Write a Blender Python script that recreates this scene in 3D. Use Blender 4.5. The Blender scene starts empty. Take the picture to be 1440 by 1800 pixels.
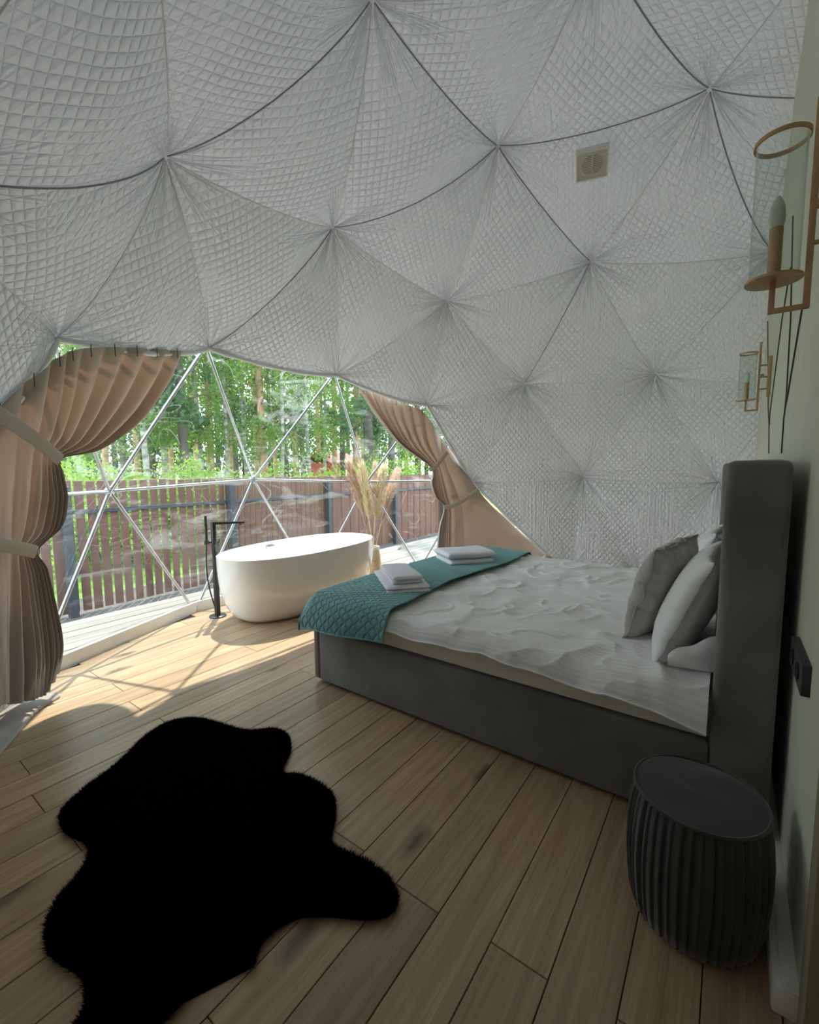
import bpy, bmesh, math, random
import numpy as np
from mathutils import Vector, Matrix

C = bpy.context.scene
COL = C.collection
rnd = random.Random(7)
NR = np.random.default_rng(7)

# ------------------------------------------------------------------ camera
F, PITCH, ROLL, AZ, EYE = 778.0, 0.096, 0.007, 0.627, 1.35
cam_d = bpy.data.cameras.new('camera')
cam = bpy.data.objects.new('camera', cam_d); COL.objects.link(cam)
fw = Vector((math.cos(AZ) * math.cos(PITCH), math.sin(AZ) * math.cos(PITCH), -math.sin(PITCH)))
rt0 = Vector((math.sin(AZ), -math.cos(AZ), 0)); up0 = rt0.cross(fw)
rt = rt0 * math.cos(ROLL) - up0 * math.sin(ROLL)
up = rt0 * math.sin(ROLL) + up0 * math.cos(ROLL)
cam.matrix_world = Matrix(((rt.x, up.x, -fw.x, 0), (rt.y, up.y, -fw.y, 0), (rt.z, up.z, -fw.z, EYE), (0, 0, 0, 1)))
cam_d.sensor_fit = 'HORIZONTAL'; cam_d.sensor_width = 36.0; cam_d.lens = F / 1440.0 * 36.0
cam_d.clip_start = 0.02; cam_d.clip_end = 500
C.camera = cam

# ------------------------------------------------------------------ world, sun, exposure
SUN_EL, SUN_AZ = math.radians(61.5), math.radians(48.0)
SKY_STRENGTH, SUN_STRENGTH, EXPOSURE = 2.0, 2.9, 1.45
w = bpy.data.worlds.new('sky'); C.world = w; w.use_nodes = True
nt = w.node_tree; nt.nodes.clear()
wo = nt.nodes.new('ShaderNodeOutputWorld'); bg = nt.nodes.new('ShaderNodeBackground')
tc = nt.nodes.new('ShaderNodeTexCoord'); sx = nt.nodes.new('ShaderNodeSeparateXYZ')
cr = nt.nodes.new('ShaderNodeValToRGB')
cr.color_ramp.elements[0].position = 0.0; cr.color_ramp.elements[0].color = (0.92, 0.97, 1.0, 1)
cr.color_ramp.elements[1].position = 0.9; cr.color_ramp.elements[1].color = (0.62, 0.80, 1.0, 1)
nt.links.new(tc.outputs['Generated'], sx.inputs[0]); nt.links.new(sx.outputs['Z'], cr.inputs[0])
nt.links.new(cr.outputs[0], bg.inputs[0]); bg.inputs[1].default_value = SKY_STRENGTH
nt.links.new(bg.outputs[0], wo.inputs[0])
sl = bpy.data.lights.new('sun', 'SUN'); sl.energy = SUN_STRENGTH; sl.angle = math.radians(0.7); sl.color = (1.0, 0.93, 0.82)
sun = bpy.data.objects.new('sun', sl); COL.objects.link(sun)
sd = Vector((math.cos(SUN_EL) * math.cos(SUN_AZ), math.cos(SUN_EL) * math.sin(SUN_AZ), math.sin(SUN_EL)))
sun.rotation_euler = sd.to_track_quat('Z', 'Y').to_euler(); sun.location = (6, 8, 12)
vs = C.view_settings
vs.view_transform = 'Standard'; vs.look = 'None'; vs.gamma = 1.0; vs.use_curve_mapping = False; vs.exposure = EXPOSURE
C.cycles.max_bounces = 14; C.cycles.diffuse_bounces = 8; C.cycles.glossy_bounces = 5
C.cycles.transmission_bounces = 8; C.cycles.transparent_max_bounces = 24
C.cycles.sample_clamp_indirect = 6.0; C.cycles.caustics_reflective = False; C.cycles.caustics_refractive = False


# ------------------------------------------------------------------ helpers
def tag(o, label=None, cat=None, group=None, kind=None):
    if label: o['label'] = label
    if cat: o['category'] = cat
    if group: o['group'] = group
    if kind: o['kind'] = kind
    return o


def empty(name, loc=(0, 0, 0)):
    o = bpy.data.objects.new(name, None); COL.objects.link(o); o.location = loc
    o.empty_display_size = 0.1
    return o


def origin_of(o):
    p = Vector((0, 0, 0))
    while o is not None:
        p += Vector(o.location); o = o.parent
    return p


def mesh(name, verts, faces, mat=None, parent=None, smooth=True, uv=None):
    """One mesh object; verts are given in world space."""
    me = bpy.data.meshes.new(name)
    off = origin_of(parent) if parent else Vector((0, 0, 0))
    v = np.asarray(verts, dtype=float).reshape(-1, 3) - np.array(off)
    me.from_pydata(v.tolist(), [], [tuple(int(i) for i in f) for f in faces])
    if uv is not None:
        lay = me.uv_layers.new(name='UVMap')
        idx = np.zeros(len(me.loops), dtype=np.int32); me.loops.foreach_get('vertex_index', idx)
        lay.data.foreach_set('uv', np.asarray(uv, dtype=np.float32)[idx].ravel())
    if smooth:
        me.polygons.foreach_set('use_smooth', [True] * len(me.polygons))
    me.update()
    o = bpy.data.objects.new(name, me); COL.objects.link(o)
    if parent: o.parent = parent
    if mat: me.materials.append(mat)
    return o


def bm_obj(name, bm, mat, parent=None, smooth=True):
    me = bpy.data.meshes.new(name)
    off = origin_of(parent) if parent else Vector((0, 0, 0))
    for v in bm.verts: v.co -= off
    bm.to_mesh(me); bm.free()
    if smooth: me.polygons.foreach_set('use_smooth', [True] * len(me.polygons))
    o = bpy.data.objects.new(name, me); COL.objects.link(o)
    if parent: o.parent = parent
    if mat: me.materials.append(mat)
    return o


def sharp(o, deg=40):
    o.data.set_sharp_from_angle(angle=math.radians(deg)); return o


def box(name, x0, x1, y0, y1, z0, z1, mat, parent=None, bev=0.0, seg=2, rot=None, smooth=True):
    bm = bmesh.new(); bmesh.ops.create_cube(bm, size=1)
    for v in bm.verts:
        v.co = Vector(((x0 + x1) / 2 + v.co.x * (x1 - x0), (y0 + y1) / 2 + v.co.y * (y1 - y0), (z0 + z1) / 2 + v.co.z * (z1 - z0)))
    if bev > 0: bmesh.ops.bevel(bm, geom=bm.edges[:], offset=bev, segments=seg, profile=0.5, affect='EDGES')
    if rot is not None:
        c = Vector(((x0 + x1) / 2, (y0 + y1) / 2, (z0 + z1) / 2))
        for v in bm.verts: v.co = c + rot @ (v.co - c)
    return sharp(bm_obj(name, bm, mat, parent, smooth), 35)


def tube_data(pts, r, seg=8, caps=True):
    pts = [Vector(p) for p in pts]; n = len(pts)
    rs = list(r) if hasattr(r, '__len__') else [r] * n
    V = []; Fc = []
    ref = None
    for i, p in enumerate(pts):
        t = (pts[min(i + 1, n - 1)] - pts[max(i - 1, 0)]).normalized()
        if ref is None:
            ref = Vector((0, 0, 1)) if abs(t.z) < 0.9 else Vector((1, 0, 0))
        a = (ref - t * ref.dot(t)).normalized(); b = t.cross(a); ref = a
        for k in range(seg):
            th = 2 * math.pi * k / seg
            V.append(p + (a * math.cos(th) + b * math.sin(th)) * rs[i])
    for i in range(n - 1):
        for k in range(seg):
            k2 = (k + 1) % seg
            Fc.append((i * seg + k, i * seg + k2, (i + 1) * seg + k2, (i + 1) * seg + k))
    if caps:
        Fc.append(tuple(range(seg - 1, -1, -1))); Fc.append(tuple((n - 1) * seg + k for k in range(seg)))
    return V, Fc


def tube(name, pts, r, mat, parent=None, seg=8):
    V, Fc = tube_data(pts, r, seg); return sharp(mesh(name, V, Fc, mat, parent), 60)


def lathe(name, prof, mat, parent=None, seg=48, center=(0, 0, 0), axis=None, closed=False):
    """prof: list of (radius, height)."""
    V = []; Fc = []; n = len(prof)
    R = Vector((0, 0, 1)).rotation_difference(Vector(axis)).to_matrix() if axis is not None else Matrix.Identity(3)
    c = Vector(center)
    for r, z in prof:
        for k in range(seg):
            th = 2 * math.pi * k / seg
            V.append(c + R @ Vector((r * math.cos(th), r * math.sin(th), z)))
    rng = range(n) if closed else range(n - 1)
    for i in rng:
        j = (i + 1) % n
        for k in range(seg):
            k2 = (k + 1) % seg
            Fc.append((i * seg + k, i * seg + k2, j * seg + k2, j * seg + k))
    return sharp(mesh(name, V, Fc, mat, parent), 45)


def grid_faces(nr, nc, wrap=False):
    i, j = np.meshgrid(np.arange(nr - 1), np.arange(nc if wrap else nc - 1), indexing='ij')
    j2 = (j + 1) % nc
    return np.stack([i * nc + j, i * nc + j2, (i + 1) * nc + j2, (i + 1) * nc + j], -1).reshape(-1, 4)


def grid(name, P, mat, parent=None, uv=None, wrap=False):
    nr, nc = P.shape[:2]
    return mesh(name, P.reshape(-1, 3), grid_faces(nr, nc, wrap).tolist(), mat, parent, uv=None if uv is None else uv.reshape(-1, 2))


def vnoise(x, y, seed=0, octv=3):
    """smooth value noise on arrays"""
    out = np.zeros_like(np.asarray(x, float)); amp = 1.0; tot = 0
    r = np.random.default_rng(seed); T = r.random((64, 64))
    for o in range(octv):
        fx, fy = x * 2 ** o + 13.7 * o, y * 2 ** o + 5.1 * o
        ix, iy = np.floor(fx).astype(int), np.floor(fy).astype(int)
        tx, ty = fx - ix, fy - iy
        tx = tx * tx * (3 - 2 * tx); ty = ty * ty * (3 - 2 * ty)
        g = lambda a, b: T[a % 64, b % 64]
        out += amp * ((g(ix, iy) * (1 - tx) + g(ix + 1, iy) * tx) * (1 - ty) + (g(ix, iy + 1) * (1 - tx) + g(ix + 1, iy + 1) * tx) * ty - 0.5)
        tot += amp; amp *= 0.5
    return out / tot * 2


# pixel ray -> real position on a real surface (used to survey where the photographed things stand)
def ray(x, y):
    x = (x - 720) / F; y = -(y - 900) / F
    r = x * math.cos(ROLL) + y * math.sin(ROLL); u = -x * math.sin(ROLL) + y * math.cos(ROLL)
    f = math.cos(PITCH) + u * math.sin(PITCH); z = u * math.cos(PITCH) - math.sin(PITCH)
    return np.array([f * math.cos(AZ) + r * math.sin(AZ), f * math.sin(AZ) - r * math.cos(AZ), z])


CAM = np.array([0, 0, EYE])
def at_z(x, y, z=0.0): d = ray(x, y); return CAM + d * ((z - EYE) / d[2])
def at_y(x, y, v): d = ray(x, y); return CAM + d * (v / d[1])
DC, DR = np.array([2.674, 0.683, 0.587]), 3.499
def on_dome(x, y, R):
    d = ray(x, y); d = d / np.linalg.norm(d); oc = CAM - DC
    b = d @ oc; c = oc @ oc - R * R
    return CAM + d * (-b + math.sqrt(b * b - c))


# ------------------------------------------------------------------ materials
def N(nt, typ, **kw):
    n = nt.nodes.new(typ)
    for k, v in kw.items():
        if k in n.inputs: n.inputs[k].default_value = v
        else: setattr(n, k, v)
    return n


def mat(name, col, rough=0.5, metal=0.0, bump=None, var=None, sheen=0.0, spec=0.5, coat=0.0, emit=None, stretch=(1, 1, 1)):
    """bump=(scale, strength, distance); var=(scale, amount) tones the colour by noise"""
    m = bpy.data.materials.new(name); m.use_nodes = True; nt = m.node_tree
    p = nt.nodes['Principled BSDF']
    p.inputs['Base Color'].default_value = (*col, 1); p.inputs['Roughness'].default_value = rough
    p.inputs['Metallic'].default_value = metal; p.inputs['Specular IOR Level'].default_value = spec
    p.inputs['Sheen Weight'].default_value = sheen; p.inputs['Coat Weight'].default_value = coat
    if sheen: p.inputs['Sheen Roughness'].default_value = 0.4
    if bump or var:
        tcn = N(nt, 'ShaderNodeTexCoord'); mp = N(nt, 'ShaderNodeMapping'); mp.inputs['Scale'].default_value = stretch
        nt.links.new(tcn.outputs['Object'], mp.inputs[0])
    if var:
        no = N(nt, 'ShaderNodeTexNoise', Scale=var[0], Detail=5.0); nt.links.new(mp.outputs[0], no.inputs['Vector'])
        mr = N(nt, 'ShaderNodeMapRange'); mr.inputs['From Min'].default_value = 0.3; mr.inputs['From Max'].default_value = 0.7
        mr.inputs['To Min'].default_value = 1 - var[1]; mr.inputs['To Max'].default_value = 1 + var[1]
        nt.links.new(no.outputs['Fac'], mr.inputs[0])
        mx = N(nt, 'ShaderNodeMix', data_type='RGBA', blend_type='MULTIPLY'); mx.inputs[0].default_value = 1
        mx.inputs[6].default_value = (*col, 1); nt.links.new(mr.outputs[0], mx.inputs[7])
        nt.links.new(mx.outputs[2], p.inputs['Base Color'])
    if bump:
        nb = N(nt, 'ShaderNodeTexNoise', Scale=bump[0], Detail=4.0); nt.links.new(mp.outputs[0], nb.inputs['Vector'])
        b = N(nt, 'ShaderNodeBump', Strength=bump[1], Distance=bump[2]); nt.links.new(nb.outputs['Fac'], b.inputs['Height'])
        nt.links.new(b.outputs[0], p.inputs['Normal'])
    if emit:
        p.inputs['Emission Color'].default_value = (*emit[0], 1); p.inputs['Emission Strength'].default_value = emit[1]
    return m


def math_n(nt, op, a=None, b=None, c=None):
    n = nt.nodes.new('ShaderNodeMath'); n.operation = op
    for i, v in enumerate((a, b, c)):
        if v is None: continue
        if isinstance(v, (int, float)): n.inputs[i].default_value = v
        else: nt.links.new(v, n.inputs[i])
    return n.outputs[0]


def translucent_mix(m, col, fac):
    """lets a share of the light through the cloth or leaf"""
    nt = m.node_tree; p = nt.nodes['Principled BSDF']; out = nt.nodes['Material Output']
    t = N(nt, 'ShaderNodeBsdfTranslucent'); t.inputs[0].default_value = (*col, 1)
    mx = N(nt, 'ShaderNodeMixShader'); mx.inputs[0].default_value = fac
    nt.links.new(p.outputs[0], mx.inputs[1]); nt.links.new(t.outputs[0], mx.inputs[2]); nt.links.new(mx.outputs[0], out.inputs[0])
    return m


def liner_material():
    m = mat('liner_fabric', (0.735, 0.735, 0.745), 0.42, spec=0.45, sheen=0.1)
    nt = m.node_tree; p = nt.nodes['Principled BSDF']; L = nt.links.new
    uv = N(nt, 'ShaderNodeUVMap'); uv.uv_map = 'UVMap'
    nz = N(nt, 'ShaderNodeTexNoise', Scale=2.2, Detail=2.0); L(uv.outputs[0], nz.inputs['Vector'])
    vm = N(nt, 'ShaderNodeVectorMath', operation='MULTIPLY_ADD'); L(nz.outputs['Color'], vm.inputs[0]); vm.inputs[1].default_value = (0.045,) * 3; L(uv.outputs[0], vm.inputs[2])
    s = N(nt, 'ShaderNodeSeparateXYZ'); L(vm.outputs[0], s.inputs[0])
    k = math.pi / 0.066
    a = math_n(nt, 'ABSOLUTE', math_n(nt, 'SINE', math_n(nt, 'MULTIPLY', math_n(nt, 'ADD', s.outputs[0], math_n(nt, 'MULTIPLY', s.outputs[1], 0.8)), k)))
    b = math_n(nt, 'ABSOLUTE', math_n(nt, 'SINE', math_n(nt, 'MULTIPLY', math_n(nt, 'SUBTRACT', s.outputs[0], math_n(nt, 'MULTIPLY', s.outputs[1], 0.8)), k)))
    q = math_n(nt, 'POWER', math_n(nt, 'MULTIPLY', a, b), 0.42)
    # wrinkles running out of each hub
    at1 = N(nt, 'ShaderNodeAttribute', attribute_name='hub_angle'); at2 = N(nt, 'ShaderNodeAttribute', attribute_name='hub_near')
    s1 = N(nt, 'ShaderNodeSeparateXYZ'); L(at1.outputs['Vector'], s1.inputs[0])
    s2 = N(nt, 'ShaderNodeSeparateXYZ'); L(at2.outputs['Vector'], s2.inputs[0])
    tot = None
    for i in range(3):
        n1 = N(nt, 'ShaderNodeTexNoise', noise_dimensions='2D', Scale=1.0, Detail=1.0)
        cx = N(nt, 'ShaderNodeCombineXYZ'); L(math_n(nt, 'MULTIPLY', s1.outputs[i], 24.0), cx.inputs[0]); L(math_n(nt, 'MULTIPLY', s2.outputs[i], 2.5), cx.inputs[1])
        L(cx.outputs[0], n1.inputs['Vector'])
        n2 = N(nt, 'ShaderNodeTexNoise', noise_dimensions='1D', Scale=3.1, Detail=0.0); L(math_n(nt, 'ADD', s1.outputs[i], 7.3 * i), n2.inputs['W'])
        gate = N(nt, 'ShaderNodeMapRange'); L(n2.outputs['Fac'], gate.inputs[0])
        gate.inputs['From Min'].default_value = 0.38; gate.inputs['From Max'].default_value = 0.62; gate.inputs['To Max'].default_value = 1.0
        e = math_n(nt, 'MULTIPLY', math_n(nt, 'MULTIPLY', math_n(nt, 'SUBTRACT', n1.outputs['Fac'], 0.5), math_n(nt, 'POWER', s2.outputs[i], 1.6)), gate.outputs[0])
        tot = e if tot is None else math_n(nt, 'ADD', tot, e)
    wr = math_n(nt, 'MULTIPLY', tot, 3.6)
    fine = N(nt, 'ShaderNodeTexNoise', Scale=26.0, Detail=3.0, Roughness=0.6); L(uv.outputs[0], fine.inputs['Vector'])
    # bands of gathers between diamonds: narrow near-vertical pleats
    mp = N(nt, 'ShaderNodeMapping'); mp.inputs['Scale'].default_value = (42, 2.2, 1); L(uv.outputs[0], mp.inputs[0])
    pl = N(nt, 'ShaderNodeTexNoise', Scale=1.0, Detail=1.5); L(mp.outputs[0], pl.inputs['Vector'])
    ms = N(nt, 'ShaderNodeTexNoise', Scale=1.6, Detail=1.0); L(uv.outputs[0], ms.inputs['Vector'])
    mk = N(nt, 'ShaderNodeMapRange'); L(ms.outputs['Fac'], mk.inputs[0]); mk.inputs['From Min'].default_value = 0.44; mk.inputs['From Max'].default_value = 0.62
    pleat = math_n(nt, 'MULTIPLY', pl.outputs['Fac'], math_n(nt, 'MULTIPLY', mk.outputs[0], 1.9))
    qq = math_n(nt, 'MULTIPLY', q, math_n(nt, 'SUBTRACT', 1.0, math_n(nt, 'MULTIPLY', mk.outputs[0], 0.55)))
    h = math_n(nt, 'ADD', math_n(nt, 'ADD', qq, wr), math_n(nt, 'ADD', pleat, math_n(nt, 'MULTIPLY', fine.outputs['Fac'], 0.35)))
    bp = N(nt, 'ShaderNodeBump', Strength=0.95, Distance=0.0165); L(h, bp.inputs['Height']); L(bp.outputs[0], p.inputs['Normal'])
    return translucent_mix(m, (0.82, 0.82, 0.83), 0.026)


def wood_material(name, cols, grain=(1.2, 22, 22), rough=0.33, knots=True, contrast=1.0, tile=False):
    m = mat(name, cols[0], rough); nt = m.node_tree; p = nt.nodes['Principled BSDF']; L = nt.links.new
    tcn = N(nt, 'ShaderNodeTexCoord'); oi = N(nt, 'ShaderNodeObjectInfo')
    sc = N(nt, 'ShaderNodeVectorMath', operation='SCALE'); cb = N(nt, 'ShaderNodeCombineXYZ')
    for i in range(3): L(oi.outputs['Random'], cb.inputs[i])
    L(cb.outputs[0], sc.inputs[0]); sc.inputs['Scale'].default_value = 37.0
    ad = N(nt, 'ShaderNodeVectorMath', operation='ADD'); L(tcn.outputs['Object'], ad.inputs[0]); L(sc.outputs[0], ad.inputs[1])
    mp = N(nt, 'ShaderNodeMapping'); mp.inputs['Scale'].default_value = grain; L(ad.outputs[0], mp.inputs[0])
    n1 = N(nt, 'ShaderNodeTexNoise', Scale=1.0, Detail=7.0, Roughness=0.62, Distortion=1.2); L(mp.outputs[0], n1.inputs['Vector'])
    mp2 = N(nt, 'ShaderNodeMapping'); mp2.inputs['Scale'].default_value = (grain[0] * 4, grain[1] * 9, grain[2] * 9); L(ad.outputs[0], mp2.inputs[0])
    n2 = N(nt, 'ShaderNodeTexNoise', Scale=1.0, Detail=3.0); L(mp2.outputs[0], n2.inputs['Vector'])
    f = math_n(nt, 'ADD', math_n(nt, 'MULTIPLY', n1.outputs['Fac'], 0.72), math_n(nt, 'MULTIPLY', n2.outputs['Fac'], 0.28))
    r = N(nt, 'ShaderNodeValToRGB'); L(f, r.inputs[0])
    r.color_ramp.elements[0].position = 0.5 - 0.16 * contrast; r.color_ramp.elements[0].color = (*cols[1], 1)
    r.color_ramp.elements[1].position = 0.5 + 0.16 * contrast; r.color_ramp.elements[1].color = (*cols[2], 1)
    e = r.color_ramp.elements.new(0.5); e.color = (*cols[0], 1)
    hv = N(nt, 'ShaderNodeHueSaturation'); L(r.outputs[0], hv.inputs['Color'])
    L(math_n(nt, 'ADD', math_n(nt, 'MULTIPLY', oi.outputs['Random'], 0.32), 0.84), hv.inputs['Value'])
    col = hv.outputs[0]
    if knots:
        mp3 = N(nt, 'ShaderNodeMapping'); mp3.inputs['Scale'].default_value = (2.0, 4.5, 4.5); L(ad.outputs[0], mp3.inputs[0])
        dz = N(nt, 'ShaderNodeTexNoise', Scale=9.0, Detail=3.0); L(tcn.outputs['Object'], dz.inputs['Vector'])
        dv = N(nt, 'ShaderNodeVectorMath', operation='MULTIPLY_ADD'); L(dz.outputs['Color'], dv.inputs[0]); dv.inputs[1].default_value = (0.28,) * 3; L(mp3.outputs[0], dv.inputs[2])
        vo = N(nt, 'ShaderNodeTexVoronoi', voronoi_dimensions='2D', Scale=1.0); L(dv.outputs[0], vo.inputs['Vector'])
        wn = N(nt, 'ShaderNodeSeparateColor'); L(vo.outputs['Color'], wn.inputs[0])
        kn = N(nt, 'ShaderNodeMapRange'); L(vo.outputs['Distance'], kn.inputs[0]); kn.inputs['From Min'].default_value = 0.20; kn.inputs['From Max'].default_value = 0.05
        pick = math_n(nt, 'GREATER_THAN', wn.outputs[0], 0.85)
        fac = math_n(nt, 'MULTIPLY', math_n(nt, 'MULTIPLY', kn.outputs[0], pick), math_n(nt, 'ADD', math_n(nt, 'MULTIPLY', n2.outputs['Fac'], 0.9), 0.25))
        mx = N(nt, 'ShaderNodeMix', data_type='RGBA'); L(fac, mx.inputs[0]); L(col, mx.inputs[6]); mx.inputs[7].default_value = (0.035, 0.03, 0.028, 1)
        col = mx.outputs[2]
    L(col, p.inputs['Base Color'])
    bp = N(nt, 'ShaderNodeBump', Strength=0.18, Distance=0.003); L(f, bp.inputs['Height']); L(bp.outputs[0], p.inputs['Normal'])
    L(math_n(nt, 'ADD', math_n(nt, 'MULTIPLY', f, 0.25), rough - 0.1), p.inputs['Roughness'])
    return m


def schlick(nt, normal=None, f0=0.04, k=1.0):
    """reflectance of a thin sheet, the same from both sides"""
    g = N(nt, 'ShaderNodeNewGeometry'); dp = N(nt, 'ShaderNodeVectorMath', operation='DOT_PRODUCT')
    nt.links.new(g.outputs['Incoming'], dp.inputs[0]); nt.links.new(normal if normal is not None else g.outputs['Normal'], dp.inputs[1])
    c = math_n(nt, 'SUBTRACT', 1.0, math_n(nt, 'MINIMUM', math_n(nt, 'ABSOLUTE', dp.outputs['Value']), 1.0))
    return math_n(nt, 'MULTIPLY', math_n(nt, 'MULTIPLY_ADD', math_n(nt, 'POWER', c, 5.0), 1 - f0, f0), k)


def film_material():
    """crinkled clear plastic film with reflected glare painted in as milky patches"""
    m = bpy.data.materials.new('clear_film'); m.use_nodes = True; nt = m.node_tree; nt.nodes.clear(); L = nt.links.new
    out = N(nt, 'ShaderNodeOutputMaterial')
    tcn = N(nt, 'ShaderNodeTexCoord')
    mp = N(nt, 'ShaderNodeMapping'); mp.inputs['Scale'].default_value = (1.6, 1.6, 5.0); mp.inputs['Rotation'].default_value = (0.5, 0.3, 0.2); L(tcn.outputs['Object'], mp.inputs[0])
    n1 = N(nt, 'ShaderNodeTexNoise', Scale=1.3, Detail=4.0, Distortion=1.6, Roughness=0.55); L(mp.outputs[0], n1.inputs['Vector'])
    bp = N(nt, 'ShaderNodeBump', Strength=0.3, Distance=0.04); L(n1.outputs['Fac'], bp.inputs['Height'])
    tr = N(nt, 'ShaderNodeBsdfTransparent'); tr.inputs[0].default_value = (0.93, 0.96, 0.95, 1)
    gl = N(nt, 'ShaderNodeBsdfGlossy', Roughness=0.04); L(bp.outputs[0], gl.inputs['Normal'])
    fr = schlick(nt, bp.outputs[0], 0.07)
    m1 = N(nt, 'ShaderNodeMixShader'); L(fr, m1.inputs[0]); L(tr.outputs[0], m1.inputs[1]); L(gl.outputs[0], m1.inputs[2])
    # glare off the crinkles, painted as whitish noise patches
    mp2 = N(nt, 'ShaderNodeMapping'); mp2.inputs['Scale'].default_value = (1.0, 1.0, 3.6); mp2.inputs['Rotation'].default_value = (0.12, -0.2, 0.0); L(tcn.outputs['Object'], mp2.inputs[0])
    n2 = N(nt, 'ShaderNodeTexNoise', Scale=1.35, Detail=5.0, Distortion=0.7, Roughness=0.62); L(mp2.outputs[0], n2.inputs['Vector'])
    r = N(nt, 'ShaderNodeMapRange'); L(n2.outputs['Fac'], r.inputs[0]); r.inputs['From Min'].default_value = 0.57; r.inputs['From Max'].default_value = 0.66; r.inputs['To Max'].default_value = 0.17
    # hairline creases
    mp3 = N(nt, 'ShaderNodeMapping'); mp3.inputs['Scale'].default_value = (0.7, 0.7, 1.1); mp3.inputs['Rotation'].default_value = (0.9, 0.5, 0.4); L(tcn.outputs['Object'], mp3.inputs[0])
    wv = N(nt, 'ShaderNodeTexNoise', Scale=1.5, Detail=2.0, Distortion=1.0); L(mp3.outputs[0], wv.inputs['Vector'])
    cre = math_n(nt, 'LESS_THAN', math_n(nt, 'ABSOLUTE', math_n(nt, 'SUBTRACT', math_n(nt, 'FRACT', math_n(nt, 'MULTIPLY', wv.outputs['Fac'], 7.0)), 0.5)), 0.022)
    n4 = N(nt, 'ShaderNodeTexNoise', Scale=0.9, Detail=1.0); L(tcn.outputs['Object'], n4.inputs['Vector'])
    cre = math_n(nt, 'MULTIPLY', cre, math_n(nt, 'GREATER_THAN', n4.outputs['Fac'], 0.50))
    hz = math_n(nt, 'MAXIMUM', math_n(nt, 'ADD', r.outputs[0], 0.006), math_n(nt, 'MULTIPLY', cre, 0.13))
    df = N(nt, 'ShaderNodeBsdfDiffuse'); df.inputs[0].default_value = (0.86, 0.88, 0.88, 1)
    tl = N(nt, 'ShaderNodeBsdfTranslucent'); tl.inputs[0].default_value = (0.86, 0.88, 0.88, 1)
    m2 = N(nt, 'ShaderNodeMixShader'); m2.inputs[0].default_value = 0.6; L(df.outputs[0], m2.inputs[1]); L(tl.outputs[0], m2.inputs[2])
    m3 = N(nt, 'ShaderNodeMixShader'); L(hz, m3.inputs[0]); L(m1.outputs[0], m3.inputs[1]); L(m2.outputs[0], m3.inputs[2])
    L(m3.outputs[0], out.inputs[0])
    return m


def thin_glass():
    m = bpy.data.materials.new('thin_glass'); m.use_nodes = True; nt = m.node_tree; nt.nodes.clear(); L = nt.links.new
    out = N(nt, 'ShaderNodeOutputMaterial'); tr = N(nt, 'ShaderNodeBsdfTransparent'); tr.inputs[0].default_value = (0.95, 0.97, 0.96, 1)
    gl = N(nt, 'ShaderNodeBsdfGlossy', Roughness=0.02); fr = schlick(nt, None, 0.04)
    mx = N(nt, 'ShaderNodeMixShader'); L(fr, mx.inputs[0]); L(tr.outputs[0], mx.inputs[1]); L(gl.outputs[0], mx.inputs[2]); L(mx.outputs[0], out.inputs[0])
    return m


M = {}
M['liner'] = liner_material()
M['seam_dark'] = mat('seam_dark', (0.30, 0.30, 0.34), 0.6)
M['seam_light'] = mat('seam_light', (0.80, 0.81, 0.81), 0.45)
M['steel'] = mat('galvanised_steel', (0.55, 0.57, 0.59), 0.35, 0.85, var=(14, 0.12))
M['cover'] = mat('white_cover_cloth', (0.82, 0.83, 0.82), 0.5)
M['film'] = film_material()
M['floor_gap'] = mat('floor_joint', (0.03, 0.022, 0.016), 0.8)
M['oak'] = wood_material('oak_plank', ((0.420, 0.292, 0.178), (0.310, 0.208, 0.120), (0.52, 0.378, 0.245)), rough=0.31)
M['deck'] = wood_material('pale_deck', ((0.235, 0.215, 0.18), (0.18, 0.16, 0.13), (0.30, 0.28, 0.235)), rough=0.6, knots=False)
M['white_paint'] = mat('white_board', (0.80, 0.79, 0.75), 0.45, var=(6, 0.05))
M['sage'] = wood_material('sage_wood', ((0.60, 0.62, 0.52), (0.53, 0.55, 0.455), (0.66, 0.68, 0.58)), grain=(30, 30, 0.9), rough=0.55, knots=False, contrast=1.5)
M['olive'] = wood_material('olive_wood', ((0.32, 0.29, 0.19), (0.26, 0.235, 0.15), (0.38, 0.34, 0.23)), grain=(30, 30, 0.9), rough=0.55, knots=False, contrast=1.4)
M['velvet'] = mat('charcoal_velvet', (0.168, 0.163, 0.153), 0.75, sheen=0.4, var=(3.5, 0.28), bump=(160, 0.1, 0.002))
M['velvet_pouf'] = mat('black_velvet', (0.042, 0.043, 0.043), 0.7, sheen=0.35, var=(5, 0.2))
M['linen'] = mat('white_satin_cotton', (0.90, 0.89, 0.88), 0.45, sheen=0.15, bump=(9, 0.3, 0.02))
def stripes(m):
    nt = m.node_tree; p = nt.nodes['Principled BSDF']
    uv = N(nt, 'ShaderNodeUVMap'); uv.uv_map = 'UVMap'; sp_ = N(nt, 'ShaderNodeSeparateXYZ'); nt.links.new(uv.outputs[0], sp_.inputs[0])
    f = math_n(nt, 'GREATER_THAN', math_n(nt, 'FRACT', math_n(nt, 'MULTIPLY', sp_.outputs[0], 1 / 0.026)), 0.5)
    mx = N(nt, 'ShaderNodeMix', data_type='RGBA'); nt.links.new(f, mx.inputs[0]); mx.inputs[6].default_value = (0.90, 0.89, 0.885, 1); mx.inputs[7].default_value = (0.83, 0.82, 0.82, 1)
    nt.links.new(mx.outputs[2], p.inputs['Base Color']); nt.links.new(math_n(nt, 'MULTIPLY_ADD', f, 0.25, 0.36), p.inputs['Roughness'])
stripes(M['linen'])
M['pillow_white'] = mat('white_pillow_cotton', (0.90, 0.90, 0.91), 0.45, sheen=0.1, bump=(7, 0.35, 0.03))
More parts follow.
